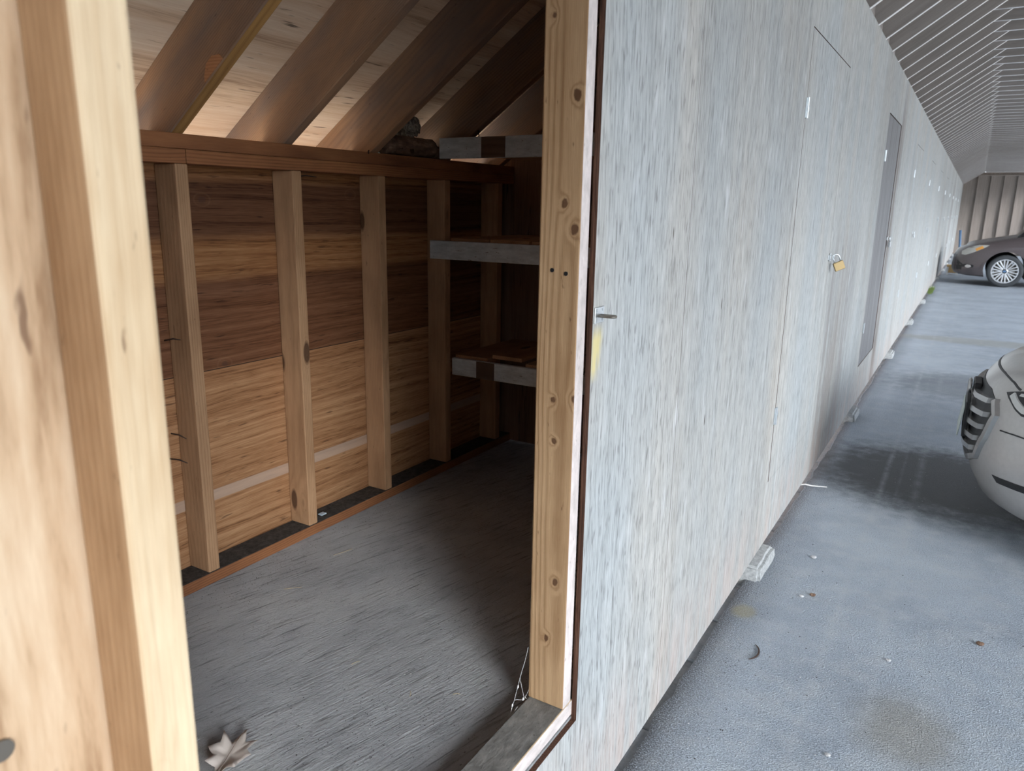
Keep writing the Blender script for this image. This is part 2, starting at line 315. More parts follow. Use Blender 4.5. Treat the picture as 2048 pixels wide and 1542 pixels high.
# ------------------------------------------------------------------ mesh helpers
def tag(o, label=None, cat=None, group=None, kind=None):
    if label: o['label'] = label
    if cat: o['category'] = cat
    if group: o['group'] = group
    if kind: o['kind'] = kind
    return o
def set_grain(me, fn):
    at = me.attributes.new('grain', 'FLOAT_VECTOR', 'POINT')
    for i, v in enumerate(me.vertices): at.data[i].vector = fn(v.co)
def obj(name, bm, mats, parent=None, loc=(0, 0, 0), grain=None, smooth=False, off=None):
    """bm in world coordinates; loc becomes the object's origin (world)."""
    me = bpy.data.meshes.new(name); bm.normal_update()
    bm.to_mesh(me); bm.free()
    off = Vector(off) if off else Vector((R.uniform(-3, 3), R.uniform(-3, 3), R.uniform(-3, 3)))
    fn = grain or (lambda c: c)
    set_grain(me, lambda c: Vector(fn(c)) + off)
    l = Vector(loc); me.transform(Matrix.Translation(-l))
    for m in (mats if isinstance(mats, (list, tuple)) else [mats]): me.materials.append(m)
    if smooth:
        for p in me.polygons: p.use_smooth = True
    o = bpy.data.objects.new(name, me); COL.objects.link(o)
    if parent is not None:
        o.parent = parent; o.location = l - ORI.get(parent.name, parent.location)
    else: o.location = l
    ORI[o.name] = l.copy()
    return o
ORI = {}
def empty(name, loc):
    o = bpy.data.objects.new(name, None); COL.objects.link(o); o.location = loc; o.empty_display_size = 0.05
    ORI[o.name] = Vector(loc); return o
GR = {'x': lambda c: (c.y, c.z, c.x), 'y': lambda c: (c.x, c.z, c.y), 'z': lambda c: (c.y, c.x, c.z)}
def bbox(bm, x0, x1, y0, y1, z0, z1, bev=0.0, seg=2):
    vs = [bm.verts.new((x, y, z)) for x in (x0, x1) for y in (y0, y1) for z in (z0, z1)]
    fs = [bm.faces.new([vs[i] for i in f]) for f in ((0, 1, 3, 2), (4, 6, 7, 5), (0, 4, 5, 1), (2, 3, 7, 6), (0, 2, 6, 4), (1, 5, 7, 3))]
    if bev > 0:
        es = list({e for f in fs for e in f.edges})
        bmesh.ops.bevel(bm, geom=es, offset=bev, segments=seg, affect='EDGES', profile=0.5)
    return bm
def box(name, x0, x1, y0, y1, z0, z1, mat, ax='z', bev=0.003, parent=None, matfn=None, loc=None, off=None):
    bm = bbox(bmesh.new(), x0, x1, y0, y1, z0, z1, bev)
    if matfn:
        bm.normal_update()
        for f in bm.faces: f.material_index = matfn(f)
    return obj(name, bm, mat, parent, loc or ((x0 + x1) / 2, (y0 + y1) / 2, z0), GR[ax], off=off)
def obox(bm, p0, p1, up, w, h, bev=0.0, lift=0.0):
    """bar from p0 to p1, w sideways and h along up (from lift to lift+h)"""
    p0, p1 = Vector(p0), Vector(p1); a = (p1 - p0).normalized(); s = a.cross(Vector(up)).normalized(); u = s.cross(a)
    vs = [bm.verts.new(p + s * (w * i) + u * j) for p in (p0, p1) for i in (-.5, .5) for j in (lift, lift + h)]
    fs = [bm.faces.new([vs[i] for i in f]) for f in ((0, 1, 3, 2), (4, 6, 7, 5), (0, 4, 5, 1), (2, 3, 7, 6), (0, 2, 6, 4), (1, 5, 7, 3))]
    bmesh.ops.recalc_face_normals(bm, faces=fs)
    if bev: bmesh.ops.bevel(bm, geom=list({e for f in fs for e in f.edges}), offset=bev, segments=2, affect='EDGES', profile=0.5)
    return fs
def tube(bm, pts, r, n=8, caps=True):
    pts = [Vector(p) for p in pts]; rings = []
    rad = r if isinstance(r, (list, tuple)) else [r] * len(pts)
    t0 = (pts[1] - pts[0]).normalized(); nrm = t0.orthogonal().normalized()
    for i, p in enumerate(pts):
        t = (pts[min(i + 1, len(pts) - 1)] - pts[max(i - 1, 0)]).normalized()
        nrm = (nrm - t * nrm.dot(t)).normalized(); b = t.cross(nrm)
        rings.append([bm.verts.new(p + (nrm * math.cos(2 * math.pi * k / n) + b * math.sin(2 * math.pi * k / n)) * rad[i]) for k in range(n)])
    for a, c in zip(rings, rings[1:]):
        for k in range(n): bm.faces.new((a[k], a[(k + 1) % n], c[(k + 1) % n], c[k]))
    if caps: bm.faces.new(rings[0][::-1]); bm.faces.new(rings[-1])
def lathe(bm, prof, c, axis='y', n=48, closed=False):
    """prof: (radius, offset along axis)"""
    c = Vector(c); rings = []
    for r, h in prof:
        ring = []
        for k in range(n):
            a = 2 * math.pi * k / n
            d = {'y': (r * math.cos(a), h, r * math.sin(a)), 'z': (r * math.cos(a), r * math.sin(a), h), 'x': (h, r * math.cos(a), r * math.sin(a))}[axis]
            ring.append(bm.verts.new(c + Vector(d)))
        rings.append(ring)
    if closed: rings.append(rings[0])
    for a, b in zip(rings, rings[1:]):
        for k in range(n): bm.faces.new((a[k], a[(k + 1) % n], b[(k + 1) % n], b[k]))
    if not closed: bm.faces.new(rings[0][::-1]); bm.faces.new(rings[-1])
    bmesh.ops.recalc_face_normals(bm, faces=bm.faces[:])
def ordinal(n):
    w = ['zeroth', 'first', 'second', 'third', 'fourth', 'fifth', 'sixth', 'seventh', 'eighth', 'ninth', 'tenth', 'eleventh', 'twelfth', 'thirteenth', 'fourteenth', 'fifteenth', 'sixteenth', 'seventeenth', 'eighteenth', 'nineteenth', 'twentieth']
    if n <= 20: return w[n]
    t = {2: 'twenty', 3: 'thirty', 4: 'forty', 5: 'fifty', 6: 'sixty', 7: 'seventy', 8: 'eighty'}[n // 10]
    return t[:-1] + 'ieth' if n % 10 == 0 else t + '-' + w[n % 10]

# ------------------------------------------------------------------ dimensions
YN, YF = -3.0, 33.1          # ends of the carport
ZB, ZT = 0.06, 2.505         # plywood wall bottom / top
SL = 0.70                    # roof slope
def zr(x): return 2.50 + SL * x      # underside of the rafters
RD = 0.205                   # rafter depth measured upright
RIDGE = 1.9
PER = 2.83
# ------------------------------------------------------------------ setting: ground
def grid_plane(name, x0, x1, y0, y1, z, mat, nx=2, ny=2, grain='y'):
    bm = bmesh.new()
    vs = [[bm.verts.new((x0 + (x1 - x0) * i / nx, y0 + (y1 - y0) * j / ny, z)) for j in range(ny + 1)] for i in range(nx + 1)]
    for i in range(nx):
        for j in range(ny): bm.faces.new((vs[i][j], vs[i + 1][j], vs[i + 1][j + 1], vs[i][j + 1]))
    return obj(name, bm, mat, None, ((x0 + x1) / 2, (y0 + y1) / 2, z), GR[grain], off=(0.001, 0.0, 0.0))
bm = bmesh.new()             # asphalt slab with a ragged edge along the wall
ny = 900; prev = None
for j in range(ny + 1):
    y = YN + (YF + 0.0 - YN) * j / ny
    e = -0.010 + 0.014 * mnoise.noise((y * 2.3, 0, 0)) + 0.012 * mnoise.noise((y * 9.0, 5, 0)) + 0.009 * mnoise.noise((y * 47.0, 9, 0))
    row = [bm.verts.new((e, y, -0.09)), bm.verts.new((e, y, -0.008)), bm.verts.new((e + 0.010, y, 0.0)), bm.verts.new((0.4, y, 0.0)), bm.verts.new((8.0, y, 0.0))]
    if prev:
        for a in range(4): bm.faces.new((prev[a], prev[a + 1], row[a + 1], row[a]))
    prev = row
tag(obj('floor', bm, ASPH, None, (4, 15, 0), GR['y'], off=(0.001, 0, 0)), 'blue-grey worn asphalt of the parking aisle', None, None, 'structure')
tag(grid_plane('ground', -60, 70, -60, 90, -0.10, GROUND), 'pale bare ground around the carport', None, None, 'structure')
tag(grid_plane('ground.001', -9.0, -1.45, -6, 38, -0.06, BOUNCEG), 'unseen pale strip added behind the lockers to bounce light', None, None, 'structure')  # unseen strip, added to bounce sunlight up under the eave
# cracked concrete kerb below the plywood
bm = bmesh.new(); y = YN
while y < YF:
    L = R.uniform(0.10, 0.24)
    bbox(bm, -0.16, 0.016 + R.uniform(-0.006, 0.006), y, y + L - R.uniform(0.002, 0.006), -0.095, -0.022 + R.uniform(-0.006, 0.004), 0.004, 1); y += L
tag(obj('kerb', bm, KERBM, None, (0, 15, -0.09), GR['y']), 'cracked thin concrete kerb at the foot of the plywood wall', None, None, 'structure')

# ------------------------------------------------------------------ setting: plywood front wall with door cut-outs
DOORS = []                   # (y0, y1, z0, z1)
hinge_y = [0.36, 3.17, 6.05, 8.92, 11.75, 14.6, 17.45, 20.3, 23.1, 25.9, 28.75]
for i, hy in enumerate(hinge_y):
    DOORS.append((hy, hy + (0.97 if i == 0 else 0.95), 0.374 if i == 0 else 0.355, 2.16))
ys = sorted({YN, YF} | {d[0] for d in DOORS} | {d[1] for d in DOORS} | {1.88, 4.70, 5.33}); zs = [ZB, 0.355, 0.374, 2.16, ZT]
def in_hole(yc, zc): return any(d[0] < yc < d[1] and d[2] < zc < d[3] for d in DOORS)
bm = bmesh.new(); T = 0.012; cache = {}
def V(x, y, z):
    k_ = (round(x, 4), round(y, 4), round(z, 4))
    if k_ not in cache: cache[k_] = bm.verts.new((x, y, z))
    return cache[k_]
ny_, nz_ = len(ys) - 1, len(zs) - 1
solid = [[not in_hole((ys[i] + ys[i + 1]) / 2, (zs[j] + zs[j + 1]) / 2) for j in range(nz_)] for i in range(ny_)]
for i in range(ny_):
    for j in range(nz_):
        if not solid[i][j]: continue
        a, b, c, d = ys[i], ys[i + 1], zs[j], zs[j + 1]
        bm.faces.new((V(0, a, c), V(0, b, c), V(0, b, d), V(0, a, d)))
        f = bm.faces.new((V(-T, a, c), V(-T, a, d), V(-T, b, d), V(-T, b, c))); f.material_index = 2
        for di, dj, q in ((-1, 0, ((0, a, c), (0, a, d), (-T, a, d), (-T, a, c))), (1, 0, ((0, b, c), (-T, b, c), (-T, b, d), (0, b, d))), (0, -1, ((0, a, c), (-T, a, c), (-T, b, c), (0, b, c))), (0, 1, ((0, a, d), (0, b, d), (-T, b, d), (-T, a, d)))):
            ii, jj = i + di, j + dj
            if not (0 <= ii < ny_ and 0 <= jj < nz_ and solid[ii][jj]):
                f = bm.faces.new([V(*p) for p in q]); f.material_index = 1
tag(obj('wall_left', bm, [WALL, EDGE, RAWPLY], None, (0, 15, ZB), GR['z'], off=(0, 0, 0)), 'long weathered grey plywood front of the storage lockers', None, None, 'structure')
# ------------------------------------------------------------------ closed locker doors
def hinge(parent, y, z):
    b = bmesh.new()
    tube(b, [(0.006, y, z - 0.038), (0.006, y, z + 0.038)], 0.0045, 10)
    bbox(b, 0.0005, 0.0025, y - 0.018, y + 0.001, z - 0.036, z + 0.036)
    pl = [(y, -0.036), (y + 0.014, -0.036), (y + 0.018, -0.022), (y + 0.052, -0.006), (y + 0.052, 0.006), (y + 0.018, 0.022), (y + 0.014, 0.036), (y, 0.036)]
    f0 = [b.verts.new((0.0025, p, z + q)) for p, q in pl]; f1 = [b.verts.new((0.0005, p, z + q)) for p, q in pl]
    b.faces.new(f0); b.faces.new(f1[::-1])
    for a in range(len(pl)): b.faces.new((f0[a], f1[a], f1[(a + 1) % len(pl)], f0[(a + 1) % len(pl)]))
    bmesh.ops.recalc_face_normals(b, faces=b.faces[:])
    obj('hinge', b, STEEL, parent, (0, y, z))
def hasp(parent, y, z):
    b = bmesh.new(); bbox(b, 0.0005, 0.003, y - 0.055, y - 0.002, z - 0.012, z + 0.012, 0.0008, 1); bbox(b, 0.003, 0.006, y - 0.012, y + 0.012, z - 0.02, z + 0.02, 0.0008, 1)
    tube(b, [(0.004, y + 0.004, z - 0.010), (0.018, y + 0.004, z - 0.009), (0.022, y + 0.004, z), (0.018, y + 0.004, z + 0.009), (0.004, y + 0.004, z + 0.010)], 0.0025, 8)
    obj('hasp', b, STEEL, parent, (0, y, z))
def padlock(y, z, tilt, mat, label, s=1.0, turn=0.0):
    r = empty('padlock', (0.020, y, z - 0.03)); tag(r, label, 'padlock', 'padlocks on the locker doors')
    M = Matrix.Translation((0.020 + 0.012 * (turn != 0), y, z)) @ Matrix.Rotation(turn, 4, 'Z') @ Matrix.Rotation(tilt, 4, 'X') @ Matrix.Scale(s, 4)
    b = bmesh.new(); bbox(b, -0.007, 0.007, -0.021, 0.021, -0.052, -0.016, 0.002, 2); bbox(b, 0.0068, 0.0075, -0.012, 0.012, -0.040, -0.028)
    b.transform(M); obj('lock_body', b, mat, r, (0.020, y, z - 0.03))
    b = bmesh.new(); tube(b, [(0, -0.013, -0.02)] + [(0, -0.013 * math.cos(math.pi * q / 8), 0.004 + 0.013 * math.sin(math.pi * q / 8)) for q in range(9)] + [(0, 0.013, -0.02)], 0.0032, 10)
    b.transform(M); obj('shackle', b, STEEL, r, (0.020, y, z - 0.03), smooth=True)
dl = ['', 'grey plywood locker door with a brass padlock, next past the open locker', 'dark grey plywood locker door with brown worn edge and silver padlock']
lockz = {1: 1.262, 2: 1.275, 3: 1.262, 4: 1.255, 5: 1.40, 6: 1.385, 7: 1.39, 8: 1.385, 9: 1.39, 10: 1.385}
for i, (y0, y1, z0, z1) in enumerate(DOORS):
    if i == 0: continue
    wide = 0.0075 if i == 1 else 0.006
    b = bmesh.new()
    vs = [(y0 + wide + 0.003, z0 + 0.0005), (y1 - 0.0018, z0 + 0.0005), (y1 - 0.0022, z1 - 0.004), (y0 + 0.0035, z1 - 0.004)]
    dep = 0.0 if i != 2 else -0.004
    f0 = [b.verts.new((dep, p, q)) for p, q in vs]; f1 = [b.verts.new((dep - T, p, q)) for p, q in vs]
    b.faces.new(f0); b.faces.new(f1[::-1]).material_index = 2
    for a in range(4): b.faces.new((f0[a], f1[a], f1[(a + 1) % 4], f0[(a + 1) % 4])).material_index = 1
    bmesh.ops.recalc_face_normals(b, faces=b.faces[:])
    d = obj('door_%d' % (i + 1), b, [DARKDOOR if i == 2 else WALL, EDGE, RAWPLY], None, (0, y0, z0), GR['z'], off=(0, 0, 0) if i != 2 else None)
    tag(d, dl[i] if i < 3 else 'grey plywood locker door, %s along the wall counting the open one as first' % ordinal(i + 1), 'door', None, 'structure')
    hinge(d, y0 + 0.003, 1.872); hinge(d, y0 + 0.004, 0.650)
    hasp(d, y1 + 0.012, lockz[i])
    names = {1: 'brass padlock hanging tilted from the hasp right of the first closed door', 2: 'small silver padlock on the dark grey locker door', 3: 'narrow silver padlock on the fourth locker door along the wall'}
    padlock(y1 + 0.028, lockz[i] - 0.005, 0.42 if i == 1 else (0.1 * ((i * 7) % 3 - 1)), BRASS if i in (1,) else STEEL, names.get(i, 'tiny silver padlock on the %s locker door along the plywood wall' % ordinal(i + 1)), 1.2 if i <= 2 else 1.0, -1.1 if i == 1 else 0.0)
    # framing behind the gaps keeps them dark
# stop boards behind every closed door (only their shade shows in the gaps)
for i, (y0, y1, z0, z1) in enumerate(DOORS[1:]):
    b = bmesh.new(); bbox(b, -0.13, -0.045, y0 - 0.04, y0 + 0.04, z0 - 0.04, z1 + 0.04); bbox(b, -0.13, -0.045, y1 - 0.04, y1 + 0.04, z0 - 0.04, z1 + 0.04)
    bbox(b, -0.13, -0.045, y0 + 0.04, y1 - 0.04, z1 - 0.03, z1 + 0.04); bbox(b, -0.13, -0.045, y0 + 0.04, y1 - 0.04, z0 - 0.04, z0 + 0.03)
    tag(obj('trim_%d' % (i + 1), b, STUD, None, (-0.05, y0, z0), GR['z']), None, None, None, 'structure')
# ------------------------------------------------------------------ open door in the foreground: panel + stile
A = math.radians(178); ux, uy = math.sin(A), math.cos(A)       # along the door from its hinge
nx_, ny_d = -math.cos(A), math.sin(A)                           # inner face direction
HX, HY = 0.020, 0.356
def DP(s, n, z): return (HX + ux * s + nx_ * n, HY + uy * s + ny_d * n, z)
def door_board(b, s0, s1, n0, n1, z0, z1, bev):
    t = bmesh.new(); bbox(t, s0, s1, n0, n1, z0, z1, bev, 3)
    t.transform(Matrix(((ux, nx_, 0, HX), (uy, ny_d, 0, HY), (0, 0, 1, 0), (0, 0, 0, 1))))
    me = bpy.data.meshes.new('tmp'); t.to_mesh(me); t.free(); b.from_mesh(me); bpy.data.meshes.remove(me)
b = bmesh.new(); door_board(b, 0.004, 0.94, -0.012, 0.0, 0.378, 2.156, 0.002)
b.normal_update()
inn = Vector((nx_, ny_d, 0))
for f in b.faces: f.material_index = 0 if f.normal.dot(inn) > 0.9 else (1 if f.normal.dot(inn) < -0.9 else 2)
dg = lambda c: ((c.x - HX) * ux + (c.y - HY) * uy, (c.x - HX) * nx_ + (c.y - HY) * ny_d, c.z)
d1 = obj('door_1', b, [RAWPLY, WALL, EDGE], None, (HX, HY, 0.378), dg)
tag(d1, 'raw plywood locker door standing open at the left edge, blurred and close', 'door', None, 'structure')
b = bmesh.new(); door_board(b, 0.004, 0.050, 0.001, 0.064, 0.40, 2.15, 0.006); b.normal_update()
for f in b.faces: f.material_index = 0 if f.normal.dot(inn) > 0.5 else 1
tag(obj('stile', b, [LIGHT, ROUGHSHADE], d1, (HX, HY, 0.378), dg), 'bare pale lumber stile on the open door')
b = bmesh.new(); door_board(b, 0.89, 0.936, 0.001, 0.064, 0.40, 2.15, 0.006); obj('stile', b, ROUGHSHADE, d1, (HX, HY, 0.378), dg)
b = bmesh.new(); tube(b, [DP(0.131, -0.001, 1.075), DP(0.131, 0.003, 1.075)], 0.009, 16); obj('bolt_head', b, DARKSTEEL, d1, (HX, HY, 0.378))
# ------------------------------------------------------------------ door frame of the open locker
box('door_post', -0.101, -0.0125, 1.287, 1.325, 0.421, 2.46, [JAMB, STRIP], 'z', 0.0035, off=(-1.275, 0, 0), matfn=lambda f: 1 if f.normal.x > 0.8 else 0)
tag(bpy.data.objects['door_post'], 'knotty tan lumber post on the right side of the open locker doorway', 'post')
for bx, bz in ((-0.070, 1.372), (-0.040, 1.367)):
    b = bmesh.new(); tube(b, [(bx, 1.2885, bz), (bx, 1.2855, bz)], 0.0042, 12); obj('bolt_hole', b, BLACK, bpy.data.objects['door_post'], (bx, 1.287, bz))
box('door_post', -0.101, -0.0125, 0.318, 0.350, 0.421, 2.46, STUD, 'z', 0.003)
tag(bpy.data.objects['door_post.001'], 'lumber post behind the open door on the left side of the doorway', 'post')
box('door_sill', -0.101, -0.0125, 0.30, 1.40, 0.3825, 0.42, [DUSTY, STRIP, SILLEDGE], 'y', 0.003, matfn=lambda f: 1 if f.normal.x > 0.8 else (2 if f.normal.x > 0.2 else 0))
tag(bpy.data.objects['door_sill'], 'dusty grey painted doorway sill with a raw worn front edge', 'sill')
box('door_header', -0.101, -0.0125, 0.355, 1.282, 2.20, 2.29, STUD, 'y', 0.003)
tag(bpy.data.objects['door_header'], 'lumber header across the top of the open locker doorway', 'header')
# latch plate with a loop on the edge of the plywood
r = empty('latch_plate', (0.001, 1.355, 1.284)); tag(r, 'small galvanised latch plate with a staple loop at the doorway edge', 'latch')
b = bmesh.new(); bbox(b, 0.0005, 0.003, 1.334, 1.376, 1.268, 1.300, 0.0008, 1)
for yy in (1.342, 1.368):
    for zz in (1.274, 1.294): tube(b, [(0.003, yy, zz), (0.0042, yy, zz)], 0.0028, 10)
obj('base_plate', b, STEEL, r, (0.001, 1.355, 1.284))
b = bmesh.new(); tube(b, [(0.002, 1.345, 1.283), (0.030, 1.345, 1.283)] + [(0.030 + 0.008 * math.sin(math.pi * q / 6), 1.353 - 0.008 * math.cos(math.pi * q / 6), 1.283) for q in range(1, 6)] + [(0.030, 1.361, 1.283), (0.002, 1.361, 1.283)], 0.0028, 8)
obj('staple_loop', b, DARKSTEEL, r, (0.001, 1.355, 1.284), smooth=True)
# ------------------------------------------------------------------ locker shell
X0 = -1.19
b = bbox(bmesh.new(), -1.292, -0.0125, 0.12, 3.02, 0.35, 0.378)
a15 = math.radians(14)
fl = obj('floor.001', b, FLOORG, None, (-0.6, 1.5, 0.35), lambda c: (c.x * math.cos(a15) - c.y * math.sin(a15), c.z, c.x * math.sin(a15) + c.y * math.cos(a15)))
tag(fl, 'grey painted plywood floor of the open locker', None, None, 'structure')
b = bbox(bmesh.new(), -1.292, -1.281, 0.12, 3.02, 0.28, 1.655)
tag(obj('wall_back', b, BACKPLY, None, (-1.285, 1.5, 0.28), lambda c: (c.z, c.x, c.y), off=(0, 0, 0)), 'dark stained plywood back wall of the open locker', None, None, 'structure')
def gable(name, y0, y1):
    b = bmesh.new(); pr = [(-1.279, 0.379), (-0.013, 0.379), (-0.013, zr(-0.013) + RD - 0.005), (-1.279, zr(-1.279) + RD - 0.005)]
    f0 = [b.verts.new((x, y0, z)) for x, z in pr]; f1 = [b.verts.new((x, y1, z)) for x, z in pr]
    b.faces.new(f0); b.faces.new(f1[::-1])
    for a in range(4): b.faces.new((f0[a], f1[a], f1[(a + 1) % 4], f0[(a + 1) % 4]))
    bmesh.ops.recalc_face_normals(b, faces=b.faces[:])
    return tag(obj(name, b, PARTPLY, None, (-0.6, y0, 0.378), lambda c: (c.x, c.y, c.z)), None, None, None, 'structure')
gable('wall_partition', 3.0, 3.012)['label'] = 'dim plywood partition at the far end of the open locker'
gable('wall_partition.001', 0.10, 0.112)
# ------------------------------------------------------------------ studs and plates of the back wall
stud_y = [1.302, 1.702, 2.096, 2.487, 2.880]
sl = ['first stud of the locker back wall, beside the foreground door', 'second stud of the locker back wall, wide and pale brown', 'third stud of the locker back wall, half in shade', 'fourth stud of the back wall, carrying the ends of the white shelf boards', 'fifth stud of the back wall, deep in the dark corner behind the shelves']
for i, y in enumerate(stud_y):
    o = box('wall_stud' if i == 0 else 'wall_stud', X0 - 0.089, X0, y - 0.019, y + 0.019, 0.4155, 1.584, STUD, 'z', 0.003)
    tag(o, sl[i] + ', rough brown lumber' if len(sl[i].split()) < 12 else sl[i], 'stud', 'studs of the locker back wall')
for i, y in enumerate((0.11 + 0.03, 0.52, 0.91)):
    o = box('wall_stud', X0 - 0.089, X0, y - 0.019, y + 0.019, 0.4155, 1.584, STUD, 'z', 0.003)
    tag(o, 'back wall stud hidden behind the open door, %s from the near corner' % ordinal(i + 1), 'stud', 'studs of the locker back wall')
o = box('bottom_plate', X0 - 0.089, X0 + 0.002, 0.125, 2.995, 0.3785, 0.415, [PLATE, DIRT, LIGHT], 'y', 0.003, matfn=lambda f: 1 if f.normal.z > 0.8 else 0)
tag(o, 'long reddish bottom plate on the locker floor, dirt on its top', 'plate')
o = box('top_plate', X0 - 0.089, X0 + 0.0, 0.125, 1.318, 1.5845, 1.6215, PLATE, 'y', 0.002); tag(o, 'short lower top plate piece ending at the joint above the first stud', 'plate')
o = box('top_plate', X0 - 0.089, X0 + 0.0, 1.320, 2.995, 1.5845, 1.6215, PLATE, 'y', 0.002); tag(o, 'long lower top plate running along the heads of the back wall studs', 'plate')
o = box('top_plate', X0 - 0.089, X0 + 0.001, 0.125, 2.995, 1.622, 1.660, PLATE, 'y', 0.002); tag(o, 'upper top plate that the raw rafters rest on', 'plate')
# ------------------------------------------------------------------ roof: decks, rafters, collar ties
def deck(name, xa, xb, za, zb_, mats, y0=YN - 0.1, y1=YF + 0.2, th=0.02):
    b = bmesh.new(); q = [(xa, za), (xb, zb_), (xb, zb_ + th), (xa, za + th)]
    f0 = [b.verts.new((x, y0, z)) for x, z in q]; f1 = [b.verts.new((x, y1, z)) for x, z in q]
    b.faces.new(f0); b.faces.new(f1[::-1])
    for a in range(4): b.faces.new((f0[a], f1[a], f1[(a + 1) % 4], f0[(a + 1) % 4]))
    bmesh.ops.recalc_face_normals(b, faces=b.faces[:])
    cs = 1 / math.cos(math.atan(SL))
    return tag(obj(name, b, mats, None, ((xa + xb) / 2, (y0 + y1) / 2, za), lambda c: (c.x * cs, c.z * 0.0, c.y)), None, None, None, 'structure')
deck('ceiling', -1.78, -0.02, zr(-1.78) + RD + 0.001, zr(-0.02) + RD + 0.001, DECK)['label'] = 'raw plywood roof deck above the locker rafters'
deck('ceiling.001', -0.02, RIDGE, zr(-0.02) + RD + 0.001, zr(RIDGE) + RD + 0.001, PAINTR)
deck('ceiling.002', RIDGE, 2 * RIDGE - 0.15, zr(RIDGE) + RD + 0.001, zr(0.15) + RD + 0.001, PAINTR)
def rafter_mesh(y0, inner, outer):
    b = bmesh.new(); w = 0.038
    xs = [-1.75, -0.04, RIDGE]
    sec = []
    for x in xs:
        z = zr(x); c = 0.003
        pr = [(y0 + c, z), (y0 + w - c, z), (y0 + w, z + c), (y0 + w, z + RD), (y0, z + RD), (y0, z + c)]
        sec.append([b.verts.new((x, p, q)) for p, q in pr])
    for s in (0, 1):
        for a in range(6):
            f = b.faces.new((sec[s][a], sec[s][(a + 1) % 6], sec[s + 1][(a + 1) % 6], sec[s + 1][a]))
            f.material_index = (2 if a == 0 else 1) if s == 1 else (3 if a == 0 else 0)
    f = b.faces.new(sec[0][::-1]); f = b.faces.new(sec[2]); f.material_index = 1
    bmesh.ops.recalc_face_normals(b, faces=b.faces[:])
    return b
SP = 0.4045; Y0R = 1.268
inlab = {0: 'raw rafter with a yellow lower edge and a broken chip, nearest the doorway post', 1: 'second raw rafter above the back wall, grey-brown, between two bright strips of roof deck', 2: 'third raw rafter above the back wall, next to the stuffed brown roll', 3: 'shadowed raw rafter just behind the stuffed brown roll', 4: 'last raw rafter in the dark above the top white shelf board'}
cs = 1 / math.cos(math.atan(SL))
nr = int((YF - Y0R) / SP)
rid = 0
ydelta = {0: 1.285, 1: 1.662, 2: 2.052}
for k_ in range(-3, nr + 1):
    y = ydelta.get(k_, Y0R + SP * k_)
    if y + 0.04 > YF: continue
    o = obj('roof_rafter', rafter_mesh(y, 0, 0), [RAFT, PAINTR, LITEDGE, YELL if k_ == 0 else RAFT], None, (-1.75, y, zr(-1.75)), lambda c: (c.y, (c.z - zr(c.x)), c.x * cs))
    if k_ in inlab: tag(o, inlab[k_], 'rafter', 'roof rafters')
    elif k_ < 0: tag(o, 'roof rafter hidden above the open door, %s before the doorway' % ordinal(-k_), 'rafter', 'roof rafters')
    elif k_ < 8: tag(o, 'grey roof rafter above the plywood wall, %s from the near end and above the photo' % ordinal(k_ + 1), 'rafter', 'roof rafters')
    elif k_ < 48: tag(o, 'lit-edged grey painted rafter above the plywood wall, %s from the top of the photo' % ordinal(k_ - 7), 'rafter', 'roof rafters')
    else: tag(o, 'far lit-edged painted rafter in the tight row before the brown end wall', 'rafter', 'far roof rafters')
    if k_ >= 8:
        b = bmesh.new(); bbox(b, 0.51, 2 * RIDGE - 0.51, y - 0.0385, y - 0.0005, 2.937, 3.057, 0.002, 1); b.normal_update()
        for f in b.faces: f.material_index = 1 if f.normal.z < -0.8 else 0
        t = obj('collar_tie', b, [PAINTR, LITEDGE], None, (0.51, y, 2.937), GR['x'])
        if k_ < 13: tag(t, 'level grey collar tie across the aisle, %s nearest, above the photo edge' % ordinal(k_ - 7), 'collar tie', 'collar ties')
        elif k_ < 48: tag(t, 'level grey collar tie at upper right, %s from the top of the photo' % ordinal(k_ - 12), 'collar tie', 'collar ties')
        else: tag(t, 'far level collar tie in the tight row before the brown end wall', 'collar tie', 'far collar ties')
# torn chip on the lower edge of the first visible rafter
def chip():
    r0 = next(o for o in scene.objects if o.get('label', '') == inlab[0]); y = 1.285
    pts = [(-1.046, 1.787), (-1.036, 1.814), (-1.015, 1.830), (-0.986, 1.832), (-0.976, 1.821), (-1.046, 1.772)]
    b = bmesh.new(); f0 = [b.verts.new((x, y - 0.0025, z)) for x, z in pts]; f1 = [b.verts.new((x, y + 0.001, z)) for x, z in pts]
    b.faces.new(f0); b.faces.new(f1[::-1])
    for a in range(len(pts)): b.faces.new((f0[a], f1[a], f1[(a + 1) % len(pts)], f0[(a + 1) % len(pts)]))
    bmesh.ops.recalc_face_normals(b, faces=b.faces[:])
    o = obj('torn_chip', b, CHIPM, r0, ORI[r0.name], lambda c: (c.y, c.z, c.x)); o['label'] = 'reddish torn chip at the lower edge'
chip()
# blocking between rafters over the wall
b = bmesh.new()
for k_ in range(-9, nr + 1):
    ya = ydelta.get(k_, Y0R + SP * k_) + 0.039; yb = ydelta.get(k_ + 1, Y0R + SP * (k_ + 1)) - 0.001
    if yb > YF: continue
    bbox(b, -0.062, -0.024, ya, yb, zr(-0.06) - 0.05, zr(-0.062) + RD - 0.004)
tag(obj('trim_20', b, PAINTR, None, (-0.04, 15, 2.45), GR['y']), None, None, None, 'structure')
b = bbox(bmesh.new(), -0.101, -0.0125, YN, 0.30, 2.33, 2.41); bbox(b, -0.101, -0.0125, 1.34, YF, 2.33, 2.41)
tag(obj('trim_21', b, STUD, None, (-0.04, 15, 2.33), GR['y']), None, None, None, 'structure')
